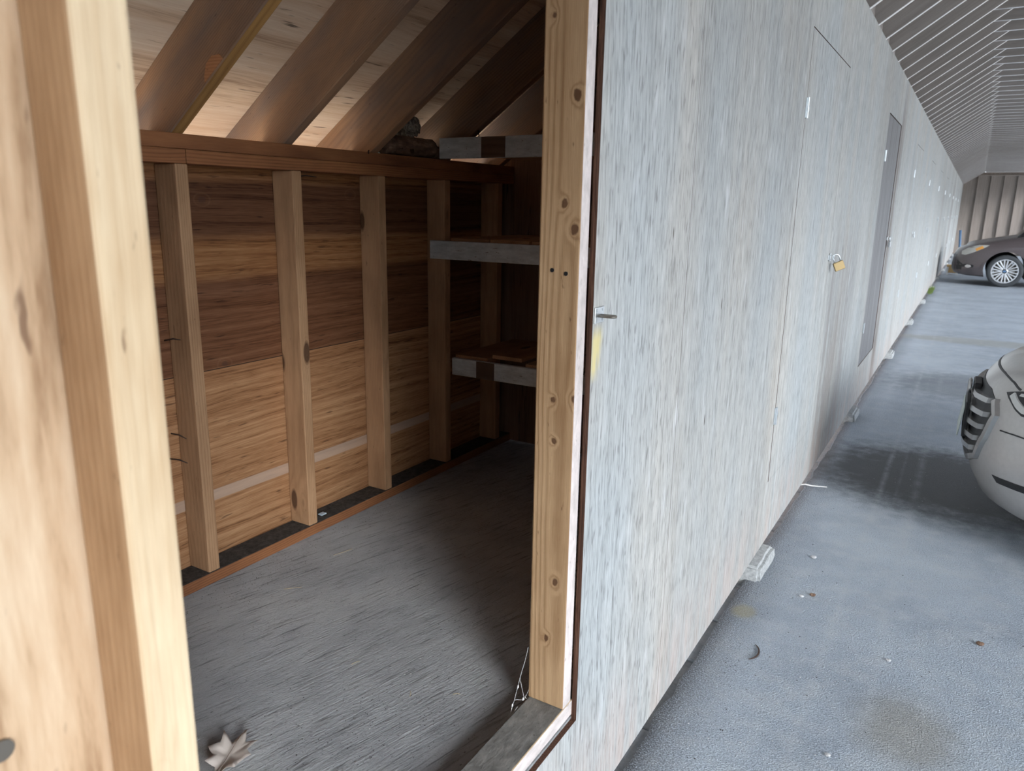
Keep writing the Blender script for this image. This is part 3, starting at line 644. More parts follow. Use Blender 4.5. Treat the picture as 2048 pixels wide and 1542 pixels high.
# ------------------------------------------------------------------ end walls
b = bbox(bmesh.new(), -1.29, 4.6, YF, YF + 0.03, -0.08, 2.937); tag(obj('wall_end', b, BROWNP, None, (3, YF, 0), GR['z']), 'brown painted boarded end wall of the carport', None, None, 'structure')
b = bmesh.new(); q = [(-1.9, 1.2), (RIDGE, zr(RIDGE)), (2 * RIDGE + .5, 1.9), (2 * RIDGE + .5, 2.94), (-1.2, 2.94)]
b = bmesh.new(); q = [(0.65, 2.94), (2 * RIDGE - 0.65, 2.94), (RIDGE, zr(RIDGE) + 0.15)]
f0 = [b.verts.new((x, YF, z)) for x, z in q]; f1 = [b.verts.new((x, YF + 0.03, z)) for x, z in q]; b.faces.new(f0); b.faces.new(f1[::-1])
for a in range(3): b.faces.new((f0[a], f1[a], f1[(a + 1) % 3], f0[(a + 1) % 3]))
tag(obj('wall_gable', b, PAINTR, None, (RIDGE, YF, 2.94), GR['z']), None, None, None, 'structure')
b = bbox(bmesh.new(), -1.29, 3.6, YN - 0.03, YN, -0.08, 3.0); tag(obj('wall_near', b, WALL, None, (3, YN, 0), GR['z']), None, None, None, 'structure')
for i in range(10):
    x = 0.46 + i * 0.408
    o = box('wall_fin', x - 0.02, x + 0.02, YF - 0.092, YF - 0.001, -0.005, 2.80, BROWNP, 'z', 0.003)
    tag(o, 'upright brown fin on the end wall, %s from the plywood corner' % ordinal(i + 1), 'fin', 'upright fins of the end wall')
o = box('wall_rail', 0.01, 4.55, YF - 0.092, YF - 0.001, 2.802, 2.842, BROWNP, 'x', 0.003); tag(o, 'level brown rail across the heads of the end wall fins', 'rail')
# ------------------------------------------------------------------ shelves
def shelf(zt, yf, xa, label, planks, board_h=0.072):
    r = empty('shelf', (-0.65, yf, zt - board_h)); tag(r, label, 'shelf', 'shelves at the dark end of the locker')
    o = box('front_board', xa, -0.104, yf - 0.019, yf, zt - board_h, zt, SHELFWHITE, 'x', 0.002, parent=r, loc=(-0.65, yf, zt - board_h)); o['label'] = 'worn white painted front board'
    for x0, x1, dz in planks:
        box('shelf_plank', x0, x1, yf + 0.001 + 0.004 * dz, 2.995, zt - 0.004 + 0.018 * (dz > 0.5) - 0.0, zt + 0.012 + 0.018 * (dz > 0.5), STUD, 'y', 0.002, parent=r, loc=(-0.65, yf, zt - board_h))
    return r
shelf(1.350, 2.466, -1.250, 'middle white-fronted shelf nailed to the fourth stud', [(-1.16, -0.98, 0), (-0.975, -0.80, 0), (-0.79, -0.55, 0), (-0.54, -0.30, 0), (-0.29, -0.105, 0)])
shelf(0.868, 2.526, -1.185, 'lowest white-fronted shelf with a dark bare patch on its front', [(-1.18, -1.02, 0), (-1.00, -0.86, 1), (-0.84, -0.60, 0), (-0.58, -0.32, 0), (-0.30, -0.105, 0)])
o = box('shelf_bare_patch', -1.062, -0.975, 2.526 - 0.0200, 2.526 - 0.0188, 0.797, 0.867, DARKWOOD, 'x', 0, parent=bpy.data.objects['shelf.001'], loc=(-0.65, 2.526, 0.796)); o.name = 'bare_patch'
r = empty('shelf', (-0.65, 2.466, 1.661)); tag(r, 'top white-fronted shelf board lying on the top plate beside the brown roll', 'shelf', 'shelves at the dark end of the locker')
o = box('front_board', -1.195, -0.104, 2.440, 2.460, 1.662, 1.738, SHELFWHITE, 'x', 0.002, parent=r, loc=(-0.65, 2.466, 1.661)); o['label'] = 'worn white painted front board'
box('bare_patch', -1.00, -0.895, 2.4390, 2.4402, 1.663, 1.737, DARKWOOD, 'x', 0, parent=r, loc=(-0.65, 2.466, 1.661))
o = box('shelf_plank', -0.93, -0.105, 2.462, 2.62, 1.662, 1.682, STUD, 'x', 0.002, parent=r, loc=(-0.65, 2.466, 1.661))
# cleats that carry the shelves at the front wall end
for zt, yf in ((1.278, 2.466), (0.796, 2.526)):
    o = box('shelf_cleat', -0.101, -0.063, yf + 0.002, 2.995, zt + 0.028, zt + 0.066, STUD, 'y', 0.002)
    tag(o, 'cleat under the right end of the %s shelf, in the dark' % ('middle' if zt > 1 else 'lowest'), 'cleat')
# ------------------------------------------------------------------ roll and wad stuffed at the eave
b = bmesh.new(); n = 26; rings = []
for i in range(n + 1):
    y = 2.150 + 0.275 * i / n; ring = []
    for k_ in range(20):
        a = 2 * math.pi * k_ / 20; rr = 0.0355 + 0.0035 * mnoise.noise((y * 26, math.cos(a) * 2, math.sin(a) * 2)) - (0.004 if i % 9 == 4 else 0)
        ring.append(b.verts.new((-1.228 + rr * math.cos(a), y, 1.6975 + rr * math.sin(a))))
    rings.append(ring)
for r0, r1 in zip(rings, rings[1:]):
    for k_ in range(20): b.faces.new((r0[k_], r0[(k_ + 1) % 20], r1[(k_ + 1) % 20], r1[k_]))
b.faces.new(rings[0][::-1]); b.faces.new(rings[-1])
ro = obj('paper_roll', b, BARK, None, (-1.228, 2.29, 1.661), GR['y'], smooth=True)
tag(ro, 'brown bark-like roll lying on the top plate beside the top shelf board', 'roll')
for (yy, L, r0, ang) in ((2.426, 0.045, 0.024, 0.0),):
    b = bmesh.new(); lathe(b, [(r0 * .6, L), (r0 * .95, L), (r0, L - .004), (r0 * 1.02, 0), (r0 * .6, 0)], (-1.226, yy, 1.687), 'y', 20, True); obj('roll_end', b, BARK, ro, (-1.228, 2.29, 1.661), GR['y'], smooth=True)
for yy, aa in ((2.21, 0.5), (2.27, 0.2), (2.33, 0.6)):
    b = bmesh.new(); pts = [(-1.228 + (0.038 + 0.010 * q / 6) * math.cos(aa + q * 0.22), yy + 0.006 * q / 6, 1.6975 + (0.038 + 0.010 * q / 6) * math.sin(aa - 0.9 + q * 0.22)) for q in range(7)]
    va = [b.verts.new((x, y - 0.011, z)) for x, y, z in pts]; vb = [b.verts.new((x, y + 0.011, z)) for x, y, z in pts]
    for q in range(6): b.faces.new((va[q], va[q + 1], vb[q + 1], vb[q]))
    bmesh.ops.solidify(b, geom=b.faces[:], thickness=0.0015)
    o = obj('paper_curl', b, BARK, ro, (-1.228, 2.29, 1.661), GR['y'], smooth=True)
def blob(name, c, rad, mat, amp, fr, parent=None, sub=5):
    b = bmesh.new(); bmesh.ops.create_icosphere(b, subdivisions=sub, radius=1.0)
    for v in b.verts:
        d = v.co.normalized(); nn = mnoise.noise(d * fr) + 0.6 * mnoise.noise(d * fr * 2.3) + 0.35 * abs(mnoise.noise(d * fr * 5))
        rr = 1 + amp * nn; v.co = Vector((c[0] + rad[0] * d.x * rr, c[1] + rad[1] * d.y * rr, c[2] + rad[2] * d.z * rr))
    return obj(name, b, mat, parent, (c[0], c[1], c[2] - rad[2]), smooth=True)
w = blob('fibre_wad', (-1.345, 2.275, 1.725), (0.060, 0.165, 0.075), WADM, 0.22, 3.2)
tag(w, 'crumpled grey fibrous wad stuffed under the roof deck behind the brown roll', 'insulation wad')
w2 = blob('fibre_wad', (-1.238, 2.330, 1.772), (0.018, 0.040, 0.034), WADM, 0.3, 3.5)
tag(w2, 'small pale tuft of fibre standing up on top of the brown roll', 'insulation wad')
# ------------------------------------------------------------------ nails
nails = [((-1.281, 1.268, 1.108), (0.055, 0.012, 0.006), 'nail through the back plywood, highest left of the first stud'), ((-1.281, 1.262, 0.838), (0.045, 0.016, -0.012), 'bent nail beside the first stud at mid height'), ((-1.281, 1.250, 0.765), (0.05, 0.022, -0.01), 'lowest nail left of the first stud'),
         ((-1.281, 1.775, 1.570), (0.10, 0.0, -0.002), 'nail tip near the head of the second stud'), ((-1.281, 2.122, 0.590), (0.05, 0.03, -0.03), 'bent nail low beside the third stud'), ((-1.19, 2.03, 1.655), (0.03, -0.03, 0.008), 'nail sticking out of the top plate under the third rafter'), ((-1.05, 2.49, 1.77), (0.02, -0.02, -0.035), 'nail hanging out under the shadowed rafter above the top shelf')]
for p, dvec, lb in nails:
    b = bmesh.new(); p = Vector(p); dv = Vector(dvec); mid = p + dv * 0.55 + Vector((0, 0, 0.004)); tube(b, [p, mid, p + dv], [0.0022, 0.0022, 0.0012], 8)
    tag(obj('rusty_nail', b, RUST, None, p, smooth=True), lb + ', dark and rusty', 'nail', 'rusty nails in the locker')
# ------------------------------------------------------------------ small things on the locker floor
def leaf():
    b = bmesh.new(); c = Vector((-0.548, 0.840, 0.379))
    out = [(0, -0.062), (0.016, -0.042), (0.034, -0.046), (0.030, -0.022), (0.05, -0.008), (0.034, 0.006), (0.044, 0.036), (0.020, 0.026), (0.006, 0.060), (-0.010, 0.028), (-0.034, 0.040), (-0.026, 0.010), (-0.046, -0.004), (-0.026, -0.020), (-0.03, -0.044), (-0.012, -0.040)]
    ct = b.verts.new((0, 0, 0.004)); ring = [b.verts.new((x, y, 0.003 + 0.012 * abs(x) / 0.05 + 0.004 * (i % 3))) for i, (x, y) in enumerate(out)]
    for i in range(len(ring)): b.faces.new((ct, ring[i], ring[(i + 1) % len(ring)]))
    bmesh.ops.subdivide_edges(b, edges=b.edges[:], cuts=2, use_grid_fill=True)
    for v in b.verts: v.co.z += 0.004 * mnoise.noise(v.co * 60) + 0.16 * max(0.0, v.co.y) + 0.25 * max(0, -v.co.x - 0.01)
    bmesh.ops.solidify(b, geom=b.faces[:], thickness=0.0006)
    b.transform(Matrix.Translation(c) @ Matrix.Rotation(0.4, 4, 'Z'))
    o = obj('dry_leaf', b, LEAFM, None, c, smooth=True); tag(o, 'pale curled dry leaf on the grey floor at the bottom edge, beside the door', 'leaf')
    b = bmesh.new(); tube(b, [(0, -0.085, 0.004), (0.001, -0.06, 0.005), (0, -0.02, 0.0075), (0, 0.02, 0.0125), (0.004, 0.055, 0.019)], [0.001, 0.001, 0.0009, 0.0007, 0.0004], 6)
    b.transform(Matrix.Translation(c + Vector((0, 0, 0.0015))) @ Matrix.Rotation(0.4, 4, 'Z')); obj('stalk', b, LEAFV, o, c)
leaf()
def bits(name, spots, n, smin, smax, mat, label, cat, seed, zf):
    q = random.Random(seed); b = bmesh.new()
    for _ in range(n):
        cx, cy, sx, sy = q.choice(spots); x, y = q.gauss(cx, sx), q.gauss(cy, sy); z = zf(x, y)
        if z is None: continue
        s = q.uniform(smin, smax); m = Matrix.Translation((x, y, z + s * 0.3)) @ Matrix.Rotation(q.uniform(0, 6.3), 4, 'Z') @ Matrix.Diagonal((s * q.uniform(0.7, 1.5), s, s * 0.5, 1))
        bmesh.ops.create_icosphere(b, subdivisions=1, radius=0.6, matrix=m)
    return tag(obj(name, b, mat, None, (spots[0][0], spots[0][1], zf(spots[0][0], spots[0][1])), smooth=False), label, cat, None, 'stuff')
inlock = lambda x, y: 0.378 if -1.17 < x < -0.11 and 0.5 < y < 2.9 else None
bits('dirt_crumbs', [(-1.13, 1.5, 0.03, 0.25), (-1.10, 1.35, 0.04, 0.1), (-0.33, 1.16, 0.06, 0.08), (-0.42, 1.02, 0.10, 0.12), (-1.14, 1.9, 0.02, 0.2)], 700, 0.0006, 0.0023, DIRT, 'dark dirt crumbs scattered on the grey locker floor', 'dirt', 3, inlock)
bits('paint_flakes', [(-1.13, 1.45, 0.05, 0.2), (-0.4, 1.1, 0.2, 0.2), (-0.7, 1.2, 0.25, 0.25)], 46, 0.0012, 0.0038, PEB, 'pale paint flakes scattered on the grey locker floor', 'paint flakes', 5, inlock)
straws = [(-0.985, 1.38, 0.05, 0.6), (-0.56, 1.21, 0.022, 1.0), (-1.02, 1.62, 0.07, 1.1), (-0.36, 1.19, 0.018, 2.0), (-0.28, 1.25, 0.016, 0.4)]
sn = ['short straw lying beside the bottom plate near the first stud', 'pale straw curl alone in the middle of the grey floor', 'long thin straw on the floor between the first and second studs', 'tiny straw in the crumbs near the doorway sill', 'tiny straw nearest the doorway post on the grey floor']
for (x, y, L, a), lb in zip(straws, sn):
    b = bmesh.new(); tube(b, [(x, y, 0.380), (x + L * .5 * math.cos(a), y + L * .5 * math.sin(a), 0.383), (x + L * math.cos(a + .2), y + L * math.sin(a + .2), 0.3805)], 0.0008, 6)
    tag(obj('straw', b, STRAW, None, (x, y, 0.379)), lb, 'straw', 'straws on the locker floor')
b = bbox(bmesh.new(), -1.235, -1.215, 1.765, 1.79, 0.4165, 0.4215, 0.002, 1); tag(obj('plastic_scrap', b, PAPERBLUE, None, (-1.225, 1.778, 0.416)), 'pale blue scrap on the bottom plate beside the second stud', 'scrap')
# cobweb between post and sill
cw = []
b = bmesh.new(); P = [(-0.103, 1.287, 0.545), (-0.104, 1.278, 0.52), (-0.108, 1.262, 0.48), (-0.111, 1.245, 0.435), (-0.114, 1.225, 0.395), (-0.116, 1.21, 0.379)]
tube(b, P, 0.0004, 5); tube(b, [P[3], (-0.10, 1.268, 0.425), (-0.098, 1.285, 0.44)], 0.0004, 5); tube(b, [P[2], (-0.103, 1.272, 0.43), (-0.1, 1.28, 0.421)], 0.0004, 5); tube(b, [P[4], (-0.1, 1.24, 0.425)], 0.0004, 5)
for q in ((-0.109, 1.256, 0.462), (-0.112, 1.238, 0.425), (-0.101, 1.266, 0.428)): bmesh.ops.create_icosphere(b, subdivisions=1, radius=0.003, matrix=Matrix.Translation(q) @ Matrix.Diagonal((.6, 1, 1.6, 1)))
tag(obj('cobweb', b, WEB, None, P[-1]), 'thin grey cobweb strands between the doorway post and the sill', 'cobweb')
# ------------------------------------------------------------------ concrete pier blocks
def pier(y, label, s=1.0):
    b = bmesh.new(); h = 0.15
    lo = [(-0.20, -0.14), (0.052, -0.14), (0.052, 0.14), (-0.20, 0.14)]; hi = [(-0.19, -0.130), (0.044, -0.130), (0.044, 0.130), (-0.19, 0.130)]
    v0 = [b.verts.new((x * s, y + p * s, -0.095)) for x, p in lo]; vm = [b.verts.new((x * s, y + p * s, 0.03)) for x, p in lo]; v1 = [b.verts.new((x * s, y + p * s, ZB - 0.002)) for x, p in hi]
    b.faces.new(v0[::-1]); b.faces.new(v1)
    for q in range(4):
        b.faces.new((v0[q], v0[(q + 1) % 4], vm[(q + 1) % 4], vm[q])); b.faces.new((vm[q], vm[(q + 1) % 4], v1[(q + 1) % 4], v1[q]))
    bmesh.ops.bevel(b, geom=b.edges[:], offset=0.012, segments=2, affect='EDGES')
    bmesh.ops.subdivide_edges(b, edges=b.edges[:], cuts=2, use_grid_fill=True)
    for v in b.verts: v.co += Vector((mnoise.noise(v.co * 30), mnoise.noise(v.co * 30 + Vector((9, 0, 0))), 0)) * 0.004
    tag(obj('pier_block', b, CONC, None, (0, y, -0.095)), label, 'concrete block', 'concrete pier blocks under the plywood wall')
for i in range(11):
    y = 3.08 + 2.83 * i
    pier(y, 'rough white concrete pier block under the plywood wall, %s from the doorway' % ordinal(i + 1))
# ------------------------------------------------------------------ small things on the asphalt
on = lambda x, y: 0.0 if 0.06 < x < 5 and -1 < y < 30 else None
bits('grit', [(0.3, 2.6, 0.3, 0.7), (0.6, 3.2, 0.4, 0.9), (0.5, 5.0, 0.4, 1.4), (0.9, 7.5, 0.6, 2.0), (0.2, 1.9, 0.15, 0.4)], 520, 0.0008, 0.0042, PEB, 'tiny pale grit scattered over the asphalt aisle', 'grit', 11, on)
bits('grit.001', [(0.12, 2.5, 0.06, 0.5), (0.11, 3.6, 0.05, 0.7), (0.5, 2.4, 0.3, 0.5)], 260, 0.001, 0.004, DIRT, 'tiny dark crumbs on the asphalt along the plywood wall', 'grit', 12, on)
for i, (x, y, s, lb, m) in enumerate([(0.258, 2.947, 0.011, 'small brown stone on the asphalt below the near pier block', BARK), (0.829, 2.907, 0.012, 'brown stone on the asphalt right of the sandy stain', BARK), (0.222, 2.915, 0.009, 'white stone chip beside the small brown stone', PEB), (0.20, 3.30, 0.012, 'white stone nearest the first pier block', PEB), (0.46, 2.02, 0.008, 'white pebble between the pale wheel marks at the bottom edge', PEB), (0.56, 2.62, 0.008, 'white pebble on the asphalt above the large sandy stain', PEB)]):
    tag(blob('pebble', (x, y, s * 0.5), (s, s * .8, s * .55), m, 0.25, 2.0, None, 3), lb, 'pebble', 'loose pebbles on the asphalt')
b = bmesh.new(); tube(b, [(-0.025, 4.19, 0.012), (0.0, 4.20, 0.016), (0.03, 4.215, 0.009), (0.105, 4.25, 0.006)], [0.004, 0.004, 0.004, 0.003], 8); tag(obj('wire_stub', b, DRL, None, (0.02, 4.2, 0.003)), 'thin white stick lying on the asphalt at the foot of the wall', 'stick')
b = bmesh.new(); tube(b, [(0.128 + 0.046 * math.cos(q * 0.17 - 1.0), 2.415 + 0.060 * math.sin(q * 0.17 - 1.0), 0.0045) for q in range(13)], [0.0012 + 0.0022 * math.sin(math.pi * q / 12) for q in range(13)], 8); tag(obj('twig', b, RUST, None, (0.15, 2.42, 0.0)), 'curved brown twig on the asphalt left of the pale wheel mark', 'twig')
b = bmesh.new(); q = random.Random(4)
for _ in range(120):
    x, y = q.uniform(0.0, 0.07), q.gauss(16.42, 0.16); a = q.uniform(0, 6.28); tube(b, [(x, y, -0.02), (x + 0.02 * math.cos(a), y + 0.02 * math.sin(a), 0.05), (x + 0.05 * math.cos(a), y + 0.05 * math.sin(a), 0.08 + 0.05 * q.random())], [0.004, 0.003, 0.001], 4)
tag(obj('weed_tuft', b, MOSS, None, (0.03, 16.35, -0.02)), 'green weed tuft growing at the foot of the wall before the dark car', 'weeds')
r = empty('timber_box', (0.30, 21.6, 0)); tag(r, 'small bare timber box with white ends near the dark car bumper', 'box')
b = bbox(bmesh.new(), 0.14, 0.36, 21.5, 21.75, 0.05, 0.20, 0.005, 1); obj('box_body', b, BOXW, r, (0.30, 21.6, 0)); b = bbox(bmesh.new(), 0.12, 0.40, 21.48, 21.77, 0.2005, 0.24, 0.004, 1); obj('lid', b, BOXW, r, (0.30, 21.6, 0))
for x in (0.13, 0.34):
    b = bbox(bmesh.new(), x, x + 0.04, 21.45, 21.495, 0.0, 0.19, 0.004, 1); bbox(b, x, x + 0.04, 21.755, 21.79, 0.0, 0.19, 0.004, 1); obj('end_batten', b, DRL, r, (0.30, 21.6, 0))
b = bmesh.new(); tube(b, [(0.395, 22.0, 0.001), (0.292, 22.0, 1.07)], 0.028, 14); tag(obj('blue_pole', b, BLUEM, None, (0.395, 22.0, 0), smooth=True), 'slanting blue pole standing behind the nose of the dark car', 'pole')

# ------------------------------------------------------------------ cars
def bez(p0, p1, p2, p3, t): s = 1 - t; return tuple(s**3 * a + 3 * s * s * t * b_ + 3 * s * t * t * c + t**3 * d for a, b_, c, d in zip(p0, p1, p2, p3))
def sm(t): t = max(0.0, min(1.0, t)); return t * t * (3 - 2 * t)
def car_body(L, levels, hoodx, nose=(0.70, 0.10, 0.75), crown=0.045):
    """levels: (z at nose, z at cowl, z at tail, nose offset, half width, tail offset)"""
    half = []
    for (zn, zc, zt, nx, hw, tx) in levels:
        pts = []
        for i in range(15): pts.append(bez((nx, 0), (nx, nose[0] * hw), (nx + nose[1], hw), (nx + nose[2], hw), i / 14))
        for i in range(1, 24): pts.append((nx + nose[2] + (L - tx - 0.6 - nx - nose[2]) * i / 24, hw))
        for i in range(13): pts.append(bez((L - tx - 0.6, hw), (L - tx - 0.08, hw), (L - tx, 0.75 * hw), (L - tx, 0), i / 12))
        row = []
        for x, y in pts:
            if x < hoodx: z = zn + (zc - zn) * (max(0.0, (x - nx) / (hoodx - nx)) ** 0.85)
            elif x < L - 1.0: z = zc
            else: z = zc + (zt - zc) * sm((x - L + 1.0) / 0.9)
            row.append((x, y, z))
        half.append(row)
    b = bmesh.new(); n = len(half[0]); loops = []
    for row in half:
        lo = [b.verts.new((x, -y, z)) for x, y, z in row] + [b.verts.new((x, y, z)) for x, y, z in row[-2:0:-1]]
        loops.append(lo)
    m = len(loops[0])
    for a, c in zip(loops, loops[1:]):
        for i in range(m): b.faces.new((a[i], a[(i + 1) % m], c[(i + 1) % m], c[i]))
    def cap(lo, cr):
        K = 8; left = lo[:n]; right = [lo[0]] + lo[:n - 1:-1] + [lo[n - 1]]
        rows = []
        for i in range(1, n - 1):
            A_, B_ = left[i], right[i]
            rows.append([A_] + [b.verts.new(A_.co.lerp(B_.co, q / K) + Vector((0, 0, cr * math.sin(math.pi * q / K) * min(1, (abs(A_.co.y) / 0.5))))) for q in range(1, K)] + [B_])
        for r0, r1 in zip(rows, rows[1:]):
            for q in range(K): b.faces.new((r0[q], r0[q + 1], r1[q + 1], r1[q]))
        for q in range(K):
            b.faces.new((lo[0], rows[0][q + 1], rows[0][q])); b.faces.new((lo[n - 1], rows[-1][q], rows[-1][q + 1]))
    cap(loops[-1], crown); cap(loops[0], 0.0)
    bmesh.ops.recalc_face_normals(b, faces=b.faces[:])
    return b
def greenhouse(b, xs, zbase, ztop, wb, wt):
    """xs: base front, roof front, roof rear, base rear; returns faces glass/roof"""
    n = 10
    prof = [(xs[0], zbase - 0.08, wb), (xs[0], zbase, wb)] + [((xs[0] + (xs[1] - xs[0]) * t / n), zbase + (ztop - zbase) * math.sin(math.pi / 2 * t / n) ** 0.9, wb + (wt - wb) * t / n) for t in range(1, n)] + [(xs[1] + (xs[2] - xs[1]) * t / 6, ztop + 0.03 * math.sin(math.pi * t / 6), wt) for t in range(7)] + [(xs[2] + (xs[3] - xs[2]) * t / n, zbase + (ztop - zbase) * math.cos(math.pi / 2 * t / n) ** 0.9, wt + (wb - wt) * t / n) for t in range(1, n)] + [(xs[3], zbase - 0.08, wb)]
    top = [[b.verts.new((x, w_ * q / 4 * 0.94 if abs(q) == 4 else w_ * q / 4 * 0.94, z + (0.03 * (1 - (q / 4) ** 2)))) for q in range(-4, 5)] for x, z, w_ in prof]
    for i, (r0, r1) in enumerate(zip(top, top[1:])):
        for q in range(8):
            f = b.faces.new((r0[q], r0[q + 1], r1[q + 1], r1[q])); f.material_index = 1 if 11 <= i <= 17 else 0
    for s in (0, 8):
        base = [b.verts.new((x, (wb if x < 99 else 0) * (-1 if s == 0 else 1), zbase - 0.08)) for x, z, w_ in prof]
        for i in range(len(prof) - 1):
            try: b.faces.new((top[i][s], top[i + 1][s], base[i + 1], base[i]))
            except ValueError: pass
    bmesh.ops.recalc_face_normals(b, faces=b.faces[:])
def wheel(car, c, side, r, w, rimr, spokes, mat_rim):
    """side -1: outer face towards -y"""
    b = bmesh.new(); lathe(b, [(rimr, w / 2), (r - 0.035, w / 2), (r - 0.012, w / 2 - 0.012), (r, w / 2 - 0.04), (r, -w / 2 + 0.04), (r - 0.012, -w / 2 + 0.012), (r - 0.035, -w / 2), (rimr, -w / 2), (rimr - 0.01, -w / 2 + .02), (rimr - 0.01, w / 2 - .02)], (0, 0, 0), 'y', 56, True)
    t = b; t.transform(Matrix.Translation(c)); wo = obj('wheel', t, RUBBER, car, c, smooth=True)
    b = bmesh.new(); f = side * w / 2
    lathe(b, [(rimr + 0.006, f * 0.96), (rimr + 0.006, f * 1.02), (rimr - 0.012, f * 1.02), (rimr - 0.03, f * 0.6), (rimr - 0.03, -f * 0.5), (rimr - 0.012, -f * 0.5), (rimr - 0.012, f * 0.5)], (0, 0, 0), 'y', 56, True)
    for q in range(spokes):
        a = 2 * math.pi * q / spokes
        for da in (-0.115, 0.115) if spokes <= 10 else (0,):
            p0 = Vector((0.05 * math.cos(a), f * 0.86, 0.05 * math.sin(a))); p1 = Vector(((rimr - 0.01) * math.cos(a + da * 1.55), f * 0.97, (rimr - 0.01) * math.sin(a + da * 1.55)))
            obox(b, p0, p1, (0, side, 0), 0.024, 0.02, 0.003, -0.014)
    lathe(b, [(0.062, f * 0.6), (0.062, f * 0.88), (0.045, f * 0.95), (0.045, f * .6)], (0, 0, 0), 'y', 30, True)
    b.transform(Matrix.Translation(c)); obj('rim', b, mat_rim, wo, c)
    b = bmesh.new(); lathe(b, [(0.034, f * 0.90), (0.034, f * 0.965), (0.026, f * 0.98)], (0, 0, 0), 'y', 24)
    for vv in b.verts: vv.co.z *= 0.72
    b.transform(Matrix.Translation(c)); obj('hub_cap', b, BLUEM, wo, c)
    b = bmesh.new(); lathe(b, [(rimr - 0.05, f * 0.3), (rimr - 0.05, f * 0.35)], (0, 0, 0), 'y', 32); b.transform(Matrix.Translation(c)); obj('brake_disc', b, DARKSTEEL, wo, c)
def finish_body(car, b, origin, paint, axles, wr, tw):
    me = bpy.data.meshes.new('body_raw'); b.to_mesh(me); b.free(); me.transform(Matrix.Translation(origin)); me.materials.append(paint)
    o = bpy.data.objects.new('body_raw', me); COL.objects.link(o); cut = []
    for ax in axles:
        c = bmesh.new(); lathe(c, [(wr, -2), (wr, 2)], (origin[0] + ax, origin[1], wr - 0.045), 'y', 48); cm = bpy.data.meshes.new('cut'); c.to_mesh(cm); c.free(); cm.materials.append(BLACK)
        co = bpy.data.objects.new('cut', cm); COL.objects.link(co); cut.append(co)
        md = o.modifiers.new('b', 'BOOLEAN'); md.object = co; md.operation = 'DIFFERENCE'; md.solver = 'EXACT'; md.material_mode = 'TRANSFER'
    dg_ = bpy.context.evaluated_depsgraph_get(); ev = bpy.data.meshes.new_from_object(o.evaluated_get(dg_), preserve_all_data_layers=True, depsgraph=dg_)
    for x in [o] + cut: bpy.data.objects.remove(x)
    nb = bmesh.new(); nb.from_mesh(ev); mats = [m for m in ev.materials]
    ob = obj('body', nb, mats, car, ORI[car.name], smooth=True)
    ob.data.set_sharp_from_angle(angle=math.radians(38))
    tree = BVHTree.FromPolygons([v.co + ORI[car.name] for v in ob.data.vertices], [p.vertices[:] for p in ob.data.polygons])
    return ob, tree
def patch(name, car, tree, poly, mat, direction='x', side=-1, off=0.004, thick=0.006, cuts=5, ymid=0.0, smooth=True, label=None):
    """closed outline laid on the body: poly in (y,z) for direction x or (x,z) for the side"""
    b = bmesh.new()
    vs = [b.verts.new((0, p, q) if direction == 'x' else (p, 0, q)) for p, q in poly]; b.faces.new(vs)
    bmesh.ops.triangulate(b, faces=b.faces[:]); bmesh.ops.subdivide_edges(b, edges=b.edges[:], cuts=cuts, use_grid_fill=True); bmesh.ops.triangulate(b, faces=b.faces[:])
    o0 = ORI[car.name]; bad = []
    for v in b.verts:
        if direction == 'x': st, d = Vector((o0.x - 3, v.co.y, v.co.z)), Vector((1, 0, 0))
        else: st, d = Vector((v.co.x, o0.y + side * 4, v.co.z)), Vector((0, -side, 0))
        h = tree.ray_cast(st, d)
        if h[0] is None: bad.append(v); continue
        v.co = h[0] - d * off
    if bad: bmesh.ops.delete(b, geom=bad, context='VERTS')
    fs = b.faces[:]; r_ = bmesh.ops.extrude_face_region(b, geom=fs); dd = Vector((1, 0, 0)) if direction == 'x' else Vector((0, -side, 0))
    for v in [g for g in r_['geom'] if isinstance(g, bmesh.types.BMVert)]: v.co += dd * thick
    bmesh.ops.recalc_face_normals(b, faces=b.faces[:])
    o = obj(name, b, mat, car, o0, smooth=smooth)
    o.data.set_sharp_from_angle(angle=math.radians(30))
    if label: o['label'] = label
    return o
# silver sedan, nose towards the wall
CY, CX0 = 4.42, 0.722
silver = empty('car', (CX0, CY, 0.0)); tag(silver, 'silver sedan at the right edge, nosed in towards the plywood wall', 'car', 'cars parked in the aisle')
LV = [(0.150, 0.15, 0.20, 0.10, 0.80, 0.15), (0.175, 0.17, 0.24, 0.065, 0.84, 0.10), (0.25, 0.24, 0.32, 0.025, 0.87, 0.05), (0.33, 0.34, 0.42, 0.004, 0.89, 0.0), (0.45, 0.50, 0.56, 0.0, 0.905, 0.0), (0.56, 0.66, 0.68, 0.008, 0.91, 0.02), (0.64, 0.79, 0.80, 0.022, 0.905, 0.05), (0.70, 0.87, 0.90, 0.045, 0.89, 0.08), (0.755, 0.92, 0.96, 0.085, 0.86, 0.10), (0.80, 0.94, 0.98, 0.14, 0.81, 0.13), (0.822, 0.945, 0.99, 0.20, 0.75, 0.15)]
bs = car_body(4.75, LV, 1.35, (0.55, 0.20, 0.90), 0.035)
body, tree = finish_body(silver, bs, (CX0, CY, 0), SILVER, (0.95, 3.65), 0.365, 0.22)
b = bmesh.new(); greenhouse(b, (1.30, 2.15, 3.35, 4.25), 0.95, 1.42, 0.77, 0.58); b.transform(Matrix.Translation((CX0, CY, 0))); obj('windows', b, [GLASS, SILVER], silver, ORI['car'], smooth=True)
for ax in (0.95, 3.65):
    for s in (-1, 1): wheel(silver, Vector((CX0 + ax, CY + s * 0.80, 0.325)), s, 0.325, 0.20, 0.225, 10, ALLOY)
def YZ(pts): return [(CY + p, q) for p, q in pts]
mir = lambda pts: [(-p, q) for p, q in pts][::-1]
